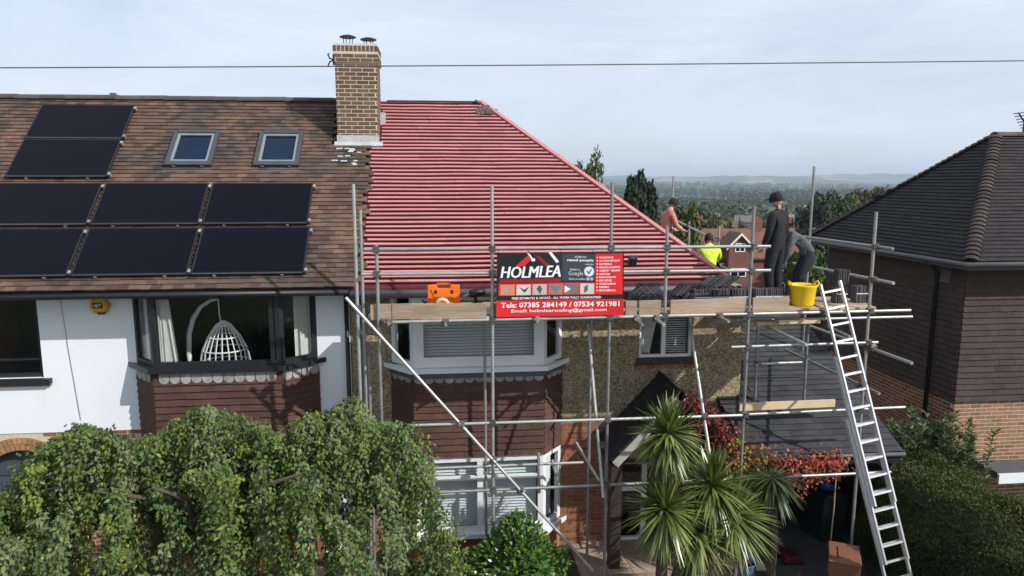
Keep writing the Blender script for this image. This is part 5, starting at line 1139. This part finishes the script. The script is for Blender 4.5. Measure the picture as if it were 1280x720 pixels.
shrub('rounded_shrub', 'rounded bright green evergreen shrub below the ground-floor bay window', 'shrub', (1.05, 9.9, 0), (1.05, 9.9, .72), (.70, .62, .78), 5200, .095, .05, [(.055, .13, .025), (.085, .17, .03), (.15, .23, .03), (.035, .085, .02)], [.4, .3, .15, .15], M_leafg, shell=.5)
shrub('low_plant', 'low dark ground plant between the weeping tree and the rounded shrub', 'shrub', (.0, 10.4, 0), (.0, 10.5, .25), (.55, .45, .45), 1200, .09, .05, [(.03, .06, .02), (.07, .05, .03), (.05, .085, .025)], None, shell=.3)
# hedge (runs along the drive) : dense fine leaf shell on a box with rounded top
hg = thing('clipped_hedge', (8.0, 8.6, 0), 'tall clipped olive-green hedge beside the drive, right of the ladder', 'hedge')
def hedge_pts(n):
    X0, X1, Y0, Y1, Zt = 7.2, 8.85, 6.2, 10.95, 1.90
    th = math.pi*rng.random(n); end = rng.random(n) < .08; y = np.where(end, Y1, rng.uniform(Y0, Y1, n)); rr = np.where(end, np.sqrt(rng.random(n)), 1.0)
    cx_, sx_ = np.cos(th), np.sin(th); ex = np.sign(cx_)*np.abs(cx_)**.55; ez = sx_**.6; yk = 1-.35*np.clip((y-(Y1-.8))/.8, 0, 1)**2*np.where(end, 0, 1)
    x = (X0+X1)/2+(X1-X0)/2*ex*rr; z = Zt*ez*rr*np.where(end, .93, 1)*(.92+.08*np.sin(y*.8))
    Nn = np.stack([cx_, np.zeros(n), sx_], 1); Nn[end] = (0, 1, .2); P = np.stack([x, y, z], 1)
    wob = .07*np.sin(x*3.1+y*2.3)+.05*np.sin(y*5.7+z*4)+.03*np.sin(x*9+z*7+y*3); P += Nn*wob[:, None]+Nn*rng.normal(0, .04, (n, 1)); return P, Nn
P, Nn = hedge_pts(120000); n = len(P)
leafobj('foliage', hg, P, Nn*.6+rdir(n)+np.array([0, 0, .7]), rdir(n)*.6+Nn, rng.uniform(.028, .06, n), rng.uniform(.011, .02, n), palette(n, [(.050, .064, .016), (.072, .086, .019), (.115, .122, .028), (.030, .040, .012)], .25, [.4, .3, .15, .15]))
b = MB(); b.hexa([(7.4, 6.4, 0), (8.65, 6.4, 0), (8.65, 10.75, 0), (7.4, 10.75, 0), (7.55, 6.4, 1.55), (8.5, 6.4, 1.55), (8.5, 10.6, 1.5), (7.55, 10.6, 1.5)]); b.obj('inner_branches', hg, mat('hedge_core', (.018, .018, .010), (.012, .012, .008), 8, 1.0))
# laurel behind the hedge: upright shoots with big glossy leaves
lt = thing('laurel_bush', (8.75, 11.55, 0), 'laurel bush with upright glossy shoots in front of the brick wall', 'shrub')
Cs, Ds, Cl = [], [], []; b = MB()
for k in range(190):
    x, y = rng.uniform(7.95, 9.75), rng.uniform(11.25, 11.85); ht = rng.uniform(1.3, 2.5)-.22*abs(x-8.7); lean = rng.normal(0, .14, 2); n = int(ht*26); u = rng.random(n)**.7
    P = np.stack([x+lean[0]*u, y+lean[1]*u*.6, u*ht], 1); th = rng.uniform(0, 2*math.pi, n); Dv = np.stack([np.cos(th), np.sin(th), np.full(n, .75)], 1); Cs.append(P); Ds.append(Dv)
    b.tube([(x, y, 0), (x+lean[0]*.5, y+lean[1]*.3, ht*.5), (x+lean[0], y+lean[1]*.6, ht)], [.012, .009, .004], 4)
C, Dv = np.concatenate(Cs), np.concatenate(Ds); n = len(C)
leafobj('foliage', lt, C, Dv, rdir(n)*.5+np.array([0, 0, 1.]), rng.uniform(.11, .17, n), rng.uniform(.045, .066, n), palette(n, [(.065, .11, .036), (.11, .155, .06), (.04, .07, .025), (.20, .23, .11)], .25, [.45, .25, .2, .1]), M_leafg); b.obj('stems', lt, M_bark)
# cordyline with several heads of sword leaves
ct = thing('cordyline_palm', (3.15, 9.4, 0), 'cordyline palm with several heads of long sword leaves before the porch', 'palm')
heads = [((3.20, 9.45, 3.02), 430, .55), ((3.14, 9.25, 1.95), 430, .62), ((3.92, 9.5, 2.16), 400, .62), ((4.22, 9.45, 1.72), 420, .66), ((3.66, 9.35, 1.50), 340, .60)]
V, Q, Cc = [], [], []; tr = MB()
for hi, (c, n, ln0) in enumerate(heads):
    c = np.array(c)
    for k in range(n):
        el = rng.uniform(-1.25, 1.5) if rng.random() < .75 else rng.uniform(-1.5, -.5); th = rng.uniform(0, 2*math.pi); ln = ln0*rng.uniform(.7, 1.12); w_ = rng.uniform(.032, .052); d = np.array([math.cos(th)*math.cos(el), math.sin(th)*math.cos(el), math.sin(el)])
        side_ = np.array([-math.sin(th), math.cos(th), 0]); droop = rng.uniform(.06, .30)*ln*(1.0 if el < .9 else .35); k0 = len(V)
        dead = el < -.9; colr = np.array((.20, .16, .08)) if dead and rng.random() < .35 else np.array([(.10, .145, .038), (.165, .21, .055), (.28, .30, .11), (.062, .095, .028)][rng.choice(4, p=[.36, .32, .18, .14])])*rng.uniform(.75, 1.25)
        for s, wf in ((0, .6), (.3, 1), (.65, .8), (1, .06)):
            P = c+d*(.05+s*ln)+np.array([0, 0, -droop*s*s])+rng.normal(0, .004, 3); wv = side_*w_*wf*.5; up = np.array([0, 0, .006*wf]); V += [P-wv+up, P+wv+up]; Cc += [colr, colr]
        Q += [(k0+2*i, k0+2*i+1, k0+2*i+3, k0+2*i+2) for i in range(3)]
    tr.tube([(3.15+.05*hi, 9.4, 0), (3.15+(c[0]-3.15)*.35, 9.4, c[2]*.45), (c[0]*1.0, c[1], c[2]-.03)], [.11, .075, .06], 9)
link('sword_leaves', npmesh('sword_leaves', np.array(V), np.array(Q), M_leafg, np.array(Cc)), ct); tr.obj('trunk', ct, M_bark, smooth=True)
# young cordyline under the creeper
yt = thing('young_cordyline', (5.15, 10.0, 0), 'smaller cordyline head drooping under the red creeper at the carport', 'palm')
V, Q, Cc = [], [], []; c = np.array((5.12, 10.05, 2.0))
for k in range(200):
    el = rng.uniform(-1.3, .5); th = rng.uniform(0, 2*math.pi); ln = .55*rng.uniform(.7, 1.1); w_ = rng.uniform(.026, .04); d = np.array([math.cos(th)*math.cos(el), math.sin(th)*math.cos(el), math.sin(el)]); side_ = np.array([-math.sin(th), math.cos(th), 0]); k0 = len(V); colr = np.array([(.045, .08, .025), (.08, .12, .035), (.035, .06, .02)][rng.choice(3)])
    for s, wf in ((0, .6), (.35, 1), (.7, .7), (1, .06)): P = c+d*(.04+s*ln)+np.array([0, 0, -.25*ln*s*s]); wv = side_*w_*wf*.5; V += [P-wv, P+wv]; Cc += [colr, colr]
    Q += [(k0+2*i, k0+2*i+1, k0+2*i+3, k0+2*i+2) for i in range(3)]
link('sword_leaves', npmesh('sword_leaves', np.array(V), np.array(Q), M_leafg, np.array(Cc)), yt); b = MB(); b.tube([(5.15, 10.0, 0), (5.2, 10.03, 1.0), (5.12, 10.05, 2.0)], [.07, .06, .05], 8); b.obj('trunk', yt, M_bark)
# Virginia creeper in autumn colour on the bargeboard and carport fascia
vt = thing('virginia_creeper', (5.0, 10.7, 0), 'red and orange autumn creeper over the carport edge and porch bargeboard', 'creeper')
spine = [at(862, 500, 10.75), at(885, 528, 10.72), at(905, 555, 10.68), at(925, 580, 10.55), at(950, 588, 10.52), at(985, 590, 10.50), at(1015, 580, 10.50), at(1042, 574, 10.50)]
Cs, Cl = [], []
for k in range(10500):
    s = rng.random()*(len(spine)-1); i = int(s); q = np.array(spine[i].lerp(spine[i+1], s-i)); sp = (.13, .19, .25, .27, .21, .15, .12, .07)[i]
    P = q+rng.normal(0, 1, 3)*np.array([.10, .10, sp*.75])+np.array([0, -.03, -.04]); Cs.append(P)
    u = s/(len(spine)-1); r = rng.random()
    if u < .3: c = (.20, .022, .028) if r < .6 else ((.11, .03, .025) if r < .85 else (.06, .07, .02))
    elif u < .62: c = [(.42, .15, .035), (.36, .25, .05), (.17, .19, .035), (.30, .055, .03), (.24, .22, .05)][int(r*5)]
    else: c = (.36, .07, .035) if r < .45 else ((.48, .17, .09) if r < .62 else ((.20, .035, .03) if r < .85 else (.10, .09, .03)))
    Cl.append(np.array(c)*rng.uniform(.7, 1.2))
C = np.array(Cs); n = len(C)
leafobj('foliage', vt, C, rdir(n)*.7+np.array([0, -.3, -.6]), rdir(n)*.45+np.array([.2, -.7, .5]), rng.uniform(.04, .075, n), rng.uniform(.032, .055, n), np.array(Cl))
b = MB(); b.tube([(4.98, 10.85, 0), (4.95, 10.8, 1.0)]+[tuple(q) for q in spine[3:1:-1]], [.02, .016, .012, .008], 5); b.tube([tuple(q) for q in spine], .008, 5); b.obj('vine_stem', vt, M_bark)

# ================================================================ DRIVE: bins, pot, toy
def wheelie(loc, rz, m, lab, s=1.0, mlid=None):
    t = thing('wheelie_bin', loc, lab, 'bin'); M = Matrix.Translation(loc) @ Matrix.Rotation(rz, 4, 'Z') @ Matrix.Scale(s, 4)
    b = MB(); b.hexa([M @ Vector(q) for q in ((-.22, -.24, .04), (.22, -.24, .04), (.22, .22, .04), (-.22, .22, .04), (-.28, -.33, .96), (.28, -.33, .96), (.28, .30, .96), (-.28, .30, .96))]); link('body', bevel_mesh(b.mesh('body', m), .012), t)
    b = MB(); b.hexa([M @ Vector(q) for q in ((-.295, -.36, .965), (.295, -.36, .965), (.295, .33, .965), (-.295, .33, .965), (-.27, -.32, 1.0), (.27, -.32, 1.0), (.27, .30, 1.06), (-.27, .30, 1.06))]); l_ = link('lid', bevel_mesh(b.mesh('lid', mlid or m), .012), t)
    b = MB(); b.hexa([M @ Vector(q) for q in ((-.13, -.30, .99), (.13, -.30, .99), (.13, .15, 1.03), (-.13, .15, 1.03), (-.11, -.27, 1.03), (.11, -.27, 1.03), (.11, .12, 1.065), (-.11, .12, 1.065))]); b.obj('lid_panel', l_, mlid or m)
    b = MB(); b.tube([M @ Vector((-.25, .36, .93)), M @ Vector((.25, .36, .93))], .016, 8); b.obj('handle', t, m)
    for sx in (-.24, .24):
        b = MB(); b.tube([M @ Vector((sx-.025, .22, .10)), M @ Vector((sx+.025, .22, .10))], .10*s, 14); b.obj('wheel', t, M_black)
wheelie((6.22, 9.75, .02), rad(-28), mat('brown_bin_plastic', (.20, .085, .045), (.17, .07, .038), 6, .6), 'brown wheelie bin standing beside the foot of the ladder', .82)
wheelie((7.05, 11.75, .02), rad(5), mat('dark_green_plastic', (.012, .022, .018), None, 6, .6), 'dark green wheelie bin inside the shaded carport', .95)
t = thing('blue_bag', (6.98, 11.6, 1.0), 'crumpled blue plastic bag on the dark green bin lid', 'bag'); n = 10
b = MB(); pr_ = [(.001, .16), (.05, .14), (.10, .08), (.12, .03), (.09, .0), (.001, .0)]; b.lathe(pr_, 12, Matrix.Translation((6.98, 11.62, 1.03))); b.v = [(x+random.uniform(-.02, .02), y+random.uniform(-.02, .02), z+random.uniform(-.012, .012)) for x, y, z in b.v]; b.obj('bag_film', t, mat('blue_film', (.03, .08, .35), None, 6, .4))
t = thing('plant_pot', (4.95, 10.5, .02), 'glazed blue plant pot under the palm leaves', 'pot')
b = MB(); b.lathe([(.001, 0), (.13, 0), (.17, .15), (.20, .32), (.21, .34), (.185, .34), (.16, .28), (.001, .27)], 20, Matrix.Translation((4.95, 10.5, .022))); b.obj('pot_body', t, mat('blue_glaze', (.07, .16, .24), (.05, .12, .19), 6, .3), smooth=True)
b = MB(); b.lathe([(.001, .285), (.165, .28)], 16, Matrix.Translation((4.95, 10.5, .022))); b.obj('pot_soil', t, M_soil)
t = thing('toy_car', (6.0, 10.95, .02), 'small dark red ride-on toy car on the carport floor', 'toy')
M_rt = mat('red_toy_plastic', (.10, .012, .014), None, 5, .4); b = MB(); b.hexa([(5.86, 10.8, .06), (6.14, 10.8, .06), (6.14, 11.2, .06), (5.86, 11.2, .06), (5.88, 10.82, .18), (6.12, 10.82, .18), (6.12, 11.18, .20), (5.88, 11.18, .20)]); link('body', bevel_mesh(b.mesh('body', M_rt), .02), t)
b = MB(); b.tube([(6.0, 10.9, .19), (6.0, 10.86, .30)], .012, 6); b.tube([(6.0+.07*math.cos(a), 10.86, .30+.07*math.sin(a)) for a in [k*.7 for k in range(10)]], .012, 6); b.obj('steering_wheel', t, M_black)
for x, y in ((5.85, 10.87), (6.15, 10.87), (5.85, 11.12), (6.15, 11.12)):
    b = MB(); b.tube([(x-.02, y, .08), (x+.02, y, .08)], .058, 12); b.obj('wheel', t, M_black)

# ================================================================ DISTANCE
def treemesh(nm, n, kind, seed):
    """unit tree: crown between z .12 and 1, width about .8; returns crown + trunk meshes"""
    r_ = np.random.default_rng(seed); Cs = []; Ns = []
    if kind == 'broad':
        nl = 13; cen = np.stack([r_.uniform(-.26, .26, nl), r_.uniform(-.26, .26, nl), r_.uniform(.30, .82, nl)], 1); rr = r_.uniform(.13, .24, nl)
    elif kind == 'conifer':
        nl = 16; zz = np.linspace(.15, .95, nl); cen = np.stack([r_.uniform(-.1, .1, nl)*(1-zz), r_.uniform(-.1, .1, nl)*(1-zz), zz], 1); rr = .26*(1.05-zz)**.7+.02
    else:
        nl = 16; cen = np.stack([r_.uniform(-.25, .25, nl), r_.uniform(-.2, .2, nl), r_.uniform(.35, .9, nl)], 1); rr = r_.uniform(.05, .12, nl)
    per = n//nl
    for c, q in zip(cen, rr):
        d = r_.normal(size=(per, 3)); d /= np.linalg.norm(d, axis=1, keepdims=True); d[:, 2] = np.where(d[:, 2] < -.4, -d[:, 2], d[:, 2]); Cs.append(c+d*q*(.75+.4*r_.random((per, 1)))); Ns.append(d)
    C = np.concatenate(Cs); Nn = np.concatenate(Ns); n = len(C); D = r_.normal(size=(n, 3)); sz = {'broad': .075, 'conifer': .06, 'sparse': .03}[kind]*(1000/max(n, 200))**.35
    V, Q = leaves(C, D, Nn, r_.uniform(.7, 1.3, n)*sz*1.3, r_.uniform(.7, 1.3, n)*sz)
    return V, Q, n
TREEMATS = {}
def far_leafmat(nm, c):
    m = mat(nm, c, tuple(x*.6 for x in c), .6, .9, rnd=.28, hue=.02); return m
TC = [far_leafmat('far_green', (.050, .085, .022)), far_leafmat('far_dark_green', (.022, .040, .016)), far_leafmat('far_olive', (.085, .10, .028)), far_leafmat('far_brownish', (.085, .065, .028))]
def npm(nm, V, Q, m): return npmesh(nm, V, Q, m)
tproto = {}
def crown_mesh(kind, ci, n, seed):
    k = (kind, ci, n, seed)
    if k not in tproto:
        V, Q, _ = treemesh('crown', n, kind, seed); tproto[k] = npm('crown', V, Q, TC[ci])
    return tproto[k]
tb_ = MB(); tb_.tube([(0, 0, 0), (.01, 0, .25), (0, .01, .6)], [.035, .028, .012], 7)
for k in range(5): tb_.tube([(0, 0, .28+.05*k), (.13*math.cos(k*2.4), .13*math.sin(k*2.4), .50+.06*k)], [.014, .005], 5)
trunk_m = tb_.mesh('trunk', M_bark)
def tree(px, topy, Y, width_px, kind, ci, label, n=1400, seed=1, group='trees in the valley', zb=None):
    p = at(px, topy, Y); zb = float(terrain_z(p.x, Y)) if zb is None else zb; ht = p.z-zb; wd = width_px/F*Y/.8
    t = thing('tree', (p.x, Y, zb), label, 'tree', group)
    t.scale = (1, 1, 1); o = link('crown', crown_mesh(kind, ci, n, seed), t); o.matrix_parent_inverse = Matrix.Identity(4); o.scale = (wd, wd, ht*1.0)
    o = link('trunk', trunk_m, t); o.matrix_parent_inverse = Matrix.Identity(4); o.scale = (max(wd, ht*.4)*.8, max(wd, ht*.4)*.8, ht)
tree(790, 228, 52, 64, 'conifer', 1, 'dark conifer with a pointed top rising behind the red hip', 2600, 3)
tree(801, 223, 53, 66, 'conifer', 1, 'tallest dark conifer of the clump behind the red hip', 2600, 4)
tree(812, 234, 54, 60, 'conifer', 1, 'shorter dark conifer on the outer side of the clump', 2600, 5)
tree(728, 184, 40, 62, 'sparse', 2, 'thin wispy tree with sparse pale leaves above the red hip', 2200, 6)
tree(856, 250, 58, 46, 'broad', 2, 'bright green tree beside the man in the salmon shirt', 2200, 7)
tree(845, 283, 45, 40, 'broad', 0, 'leafy green tree low behind the scaffold side posts', 2200, 8)
tree(1042, 240, 130, 50, 'broad', 0, 'sunlit green tree left of the dark neighbour roof', 2000, 9)
tree(1066, 236, 140, 50, 'broad', 2, 'yellow-green tree rising next to the dark neighbour roof', 2000, 10)
tree(1098, 232, 150, 55, 'broad', 3, 'large brownish round tree just above the neighbour roof slope', 2000, 11)
tree(1020, 252, 120, 50, 'broad', 1, 'dark green tree by the tall scaffold pole', 2000, 12)
tree(1028, 290, 50, 46, 'broad', 0, 'green tree low between the scaffold and the neighbour roof', 2000, 13)
tree(1000, 318, 34, 44, 'broad', 2, 'olive bushy tree behind the stooping man', 2000, 14)
for i, px in enumerate((878, 894, 912, 926)): tree(px, 272+i % 2*2, 92, 15, 'broad', 2 if i % 2 else 0, 'small round clipped tree in the row behind the terracotta roof', 500, 15+i)
# scattered valley trees, each its own
rv = random.Random(5)
cnt = 0
kinds = ['rounded green tree', 'dark green tree', 'olive tree', 'brownish autumn tree']
for i in range(170):
    Y = 75*(8.0**rv.random()); px = rv.uniform(640, 1190); x = at(px, 300, Y).x; 
    if 70 < Y < 100 and 850 < px < 1010: continue
    t_h = rv.uniform(5.5, 11); zb = float(terrain_z(x, Y)); ci = rv.choices([0, 1, 2, 3], [.4, .3, .2, .1])[0]
    t = thing('tree', (x, Y, zb), kinds[ci]+' among the houses in the valley', 'tree', 'trees in the valley')
    o = link('crown', crown_mesh('broad', ci, 420, 30+i % 6), t); o.matrix_parent_inverse = Matrix.Identity(4); o.scale = (t_h*rv.uniform(.8, 1.25), t_h*rv.uniform(.8, 1.25), t_h); o.rotation_euler.z = rv.uniform(0, 6)
    o = link('trunk', trunk_m, t); o.matrix_parent_inverse = Matrix.Identity(4); o.scale = (t_h*.7, t_h*.7, t_h)
# far woods that read as one mass
Cw, Cn = [], []
for i in range(4600):
    Y = 480*(9.5**rng.random()); px = rng.uniform(560, 1320); x = at(px, 300, Y).x
    if math.sin(x/170+Y/240)+math.sin(x/61-Y/333) < -.35-(.3 if Y > 1500 else 0): continue
    s = rng.uniform(7, 13)*(1 if Y < 1500 else (1.7 if Y < 3500 else 2.6)); n = 34; d = rdir(n); d[:, 2] = abs(d[:, 2]); P = np.array((x, Y, float(terrain_z(x, Y))))+d*np.array((s*.55, s*.55, s*.9))*rng.uniform(.7, 1.1, (n, 1)); Cw.append(P); Cn.append(d)
C, Nn = np.concatenate(Cw), np.concatenate(Cn); n = len(C); dist = C[:, 1]
V, Q = leaves(C, rdir(n), Nn, rng.uniform(2.5, 4.5, n)*(1+(dist > 1500)*.8+(dist > 3500)*1.2), rng.uniform(2.2, 3.6, n)*(1+(dist > 1500)*.8+(dist > 3500)*1.2))
o = link('distant_woodland', npmesh('distant_woodland', V, Q, mat('far_wood', (.035, .055, .02), (.055, .075, .026), .012, .95, rnd=.35, hue=.02))); tag(o, 'dense far-off woodland filling the valley below the hills', 'woodland', kind='stuff')

# houses below
def house_proto(wm, rm, L_=8.5, D_=7.5, eh=5.0, rh=3.2):
    r = thing('valley_house', (0, 0, 0), '', 'house', 'houses in the valley')
    b = MB(); b.box(-L_/2, L_/2, -D_/2, D_/2, -1.5, eh); b.add([(-L_/2, -D_/2, eh), (-L_/2, D_/2, eh), (-L_/2, 0, eh+rh), (L_/2, -D_/2, eh), (L_/2, D_/2, eh), (L_/2, 0, eh+rh)], [(0, 2, 1), (3, 4, 5)]); b.obj('wall', r, wm)
    b = MB(); o_ = .3; k = rh/(D_/2)
    for s in (-1, 1): b.hexa([(-L_/2-o_, s*(D_/2+o_), eh-o_*k), (L_/2+o_, s*(D_/2+o_), eh-o_*k), (L_/2+o_, 0, eh+rh), (-L_/2-o_, 0, eh+rh), (-L_/2-o_, s*(D_/2+o_), eh-o_*k+.15), (L_/2+o_, s*(D_/2+o_), eh-o_*k+.15), (L_/2+o_, 0, eh+rh+.15), (-L_/2-o_, 0, eh+rh+.15)])
    rf = b.obj('roof', r, rm); b = MB(); b.box(L_*.2, L_*.2+.8, -.4, .4, eh+rh-.6, eh+rh+1.3); b.obj('chimney', rf, M_brickR)
    for x in (-L_*.3, L_*.05, L_*.32):
        for z in (1.2, 3.4):
            b = MB(); b.box(x-.65, x+.65, -D_/2-.04, -D_/2+.02, z, z+1.2); wdw = b.obj('window', r, M_upvc); b = MB(); b.box(x-.53, x-.04, -D_/2-.06, -D_/2-.041, z+.12, z+1.08); b.box(x+.04, x+.53, -D_/2-.06, -D_/2-.041, z+.12, z+1.08); b.obj('window_pane', wdw, M_pv)
    return r
M_cream = mat('cream_wall', (.62, .58, .50), (.55, .51, .44), .5, .9); M_wht = mat('far_white_wall', (.78, .77, .74), None, .5, .9); M_terra = mat('terracotta_roof', (.17, .082, .052), (.12, .062, .043), .8, .9, rnd=.12, c3=(.09, .06, .05), s3=.9, t3=.58); M_greyroof = mat('far_grey_roof', (.15, .14, .14), None, .6, .9)
M_brwn = mat('far_brown_roof', (.16, .10, .07), None, .6, .9)
M_brkF = mat('far_red_brick', (.18, .075, .058), (.145, .06, .048), 1.5, .9)
protos = [(house_proto(M_wht, M_brwn), 'white house with brown roof'), (house_proto(M_cream, M_terra, 9.5, 8), 'cream house with terracotta roof'), (house_proto(M_brkF, M_greyroof), 'brick house with grey roof'), (house_proto(M_wht, M_greyroof, 11, 8, 4.0, 2.8), 'low white house with grey roof')]
used = [False]*4; spots = [(948, 262, 260), (975, 268, 210), (1040, 288, 120), (1012, 275, 170), (880, 262, 280), (905, 266, 240), (1000, 262, 300), (930, 248, 420), (985, 250, 430), (860, 256, 350), (1030, 263, 280), (890, 248, 520), (960, 244, 560), (840, 246, 520), (1010, 246, 520), (770, 248, 420), (870, 241, 700), (940, 240, 800), (1075, 262, 240), (1060, 250, 420), (785, 241, 700), (910, 238, 950), (980, 237, 1000), (830, 238, 900), (1045, 240, 760), (995, 278, 150), (722, 256, 300)]
for i, (px, py, Y) in enumerate(spots):
    k = (i*7+i//4) % 4; r, lb = protos[k]
    if used[k]: r = copy_tree(r)
    used[k] = True
    x = at(px, py, Y).x; zb = float(terrain_z(x, Y)); r.location = (x, Y, zb); r.rotation_euler.z = rv.choice([0, .3, -.4, 1.2, 1.57]); r.scale = (1.15,)*3
    r['label'] = lb+' among trees in the valley'; 
def reinv(r):
    for c in r.children:
        c.matrix_parent_inverse = Matrix.Identity(4)
        for d in c.children: d.matrix_parent_inverse = Matrix.Identity(4)
for o in list(bpy.data.objects):
    if o.name.startswith('valley_house'): reinv(o)
# the pair with the small white-edged gable
c = at(934, 288, 86); t = thing('brick_house', (c.x, 86, c.z-8.4), 'brick house with long terracotta roof and a small white-edged gable below the scaffold', 'house'); zr = c.z; hw_ = 6.4; gz = c.z-8.4
b = MB(); b.box(c.x-hw_, c.x+hw_, 83.4, 90.6, gz-2, zr-3.1); b.add([(c.x-hw_, 83.4, zr-3.1), (c.x-hw_, 90.6, zr-3.1), (c.x-hw_, 87, zr-.1), (c.x+hw_, 83.4, zr-3.1), (c.x+hw_, 90.6, zr-3.1), (c.x+hw_, 87, zr-.1)], [(0, 2, 1), (3, 4, 5)]); b.obj('wall', t, M_brkF)
b = MB()
for y0 in (83.0, 91.0): b.hexa([(c.x-hw_-.3, y0, zr-3.4), (c.x+hw_+.3, y0, zr-3.4), (c.x+hw_+.3, 87, zr), (c.x-hw_-.3, 87, zr), (c.x-hw_-.3, y0, zr-3.2), (c.x+hw_+.3, y0, zr-3.2), (c.x+hw_+.3, 87, zr+.2), (c.x-hw_-.3, 87, zr+.2)])
rf = b.obj('roof', t, M_terra)
gx = at(922, 300, 83).x
b = MB(); b.box(gx-1.35, gx+1.35, 82.2, 84.6, gz-2, zr-1.6); b.add([(gx-1.35, 82.2, zr-1.6), (gx+1.35, 82.2, zr-1.6), (gx, 82.2, zr-.25), (gx-1.35, 84, zr-1.6), (gx+1.35, 84, zr-1.6), (gx, 84, zr-.25)], [(0, 1, 2), (5, 4, 3)]); b.obj('gable', t, M_brkF)
b = MB()
for s in (-1, 1): b.hexa([(gx, 81.9, zr-.2), (gx+s*1.75, 81.9, zr-1.95), (gx+s*1.75, 85.5, zr-1.95), (gx, 85.5, zr-.2), (gx, 81.9, zr), (gx+s*1.75, 81.9, zr-1.75), (gx+s*1.75, 85.5, zr-1.75), (gx, 85.5, zr)])
b.obj('gable_roof', t, M_brwn); b = MB()
for s in (-1, 1): b.hexa([(gx, 81.8, zr-.32), (gx+s*1.8, 81.8, zr-2.12), (gx+s*1.8, 81.88, zr-2.12), (gx, 81.88, zr-.32), (gx, 81.8, zr-.02), (gx+s*1.8, 81.8, zr-1.82), (gx+s*1.8, 81.88, zr-1.82), (gx, 81.88, zr-.02)])
b.obj('white_bargeboard', t, M_wht); b = MB()
b.hexa([(c.x-hw_-.36, 83, zr-3.5), (c.x-hw_-.31, 83, zr-3.5), (c.x-hw_-.31, 87, zr-.05), (c.x-hw_-.36, 87, zr-.05), (c.x-hw_-.36, 83, zr-3.15), (c.x-hw_-.31, 83, zr-3.15), (c.x-hw_-.31, 87, zr+.25), (c.x-hw_-.36, 87, zr+.25)]); b.obj('verge_board', t, M_wht)
for x, y, z, w2 in ((gx, 82.19, zr-2.35, .62), (gx-.1, 82.19, zr-5.4, 1.0), (c.x-4.3, 83.39, zr-4.9, .9), (c.x+4.0, 83.39, zr-4.9, .9), (c.x-4.3, 83.39, zr-7.4, .9), (c.x+4.0, 83.39, zr-7.4, .9)):
    b = MB(); b.box(x-w2, x+w2, y-.05, y, z, z+1.05); wdw = b.obj('window', t, M_upvc); b = MB(); b.box(x-w2+.12, x-.06, y-.07, y-.051, z+.12, z+.93); b.box(x+.06, x+w2-.12, y-.07, y-.051, z+.12, z+.93); b.obj('window_pane', wdw, M_pv)
b = MB(); b.box(c.x+1.2, c.x+2.2, 86.5, 87.5, zr-.4, zr+1.5); b.obj('chimney', rf, M_brkF)

# ================================================================ HAZE
b = MB(); b.box(-16000, 16000, -120, 12500, -80, 175); hz = b.mesh('haze'); o = link('haze', hz); o['kind'] = 'stuff'; o['label'] = 'pale blue air haze over the whole valley'
m = bpy.data.materials.new('haze'); m.use_nodes = True; m.node_tree.nodes.remove(m.node_tree.nodes['Principled BSDF'])
pv = N(m.node_tree, 'ShaderNodeVolumePrincipled', inp={'Color': (.72, .84, 1.0, 1), 'Density': .00013, 'Anisotropy': .2}); m.node_tree.links.new(pv.outputs[0], m.node_tree.nodes['Material Output'].inputs['Volume']); hz.materials.append(m)
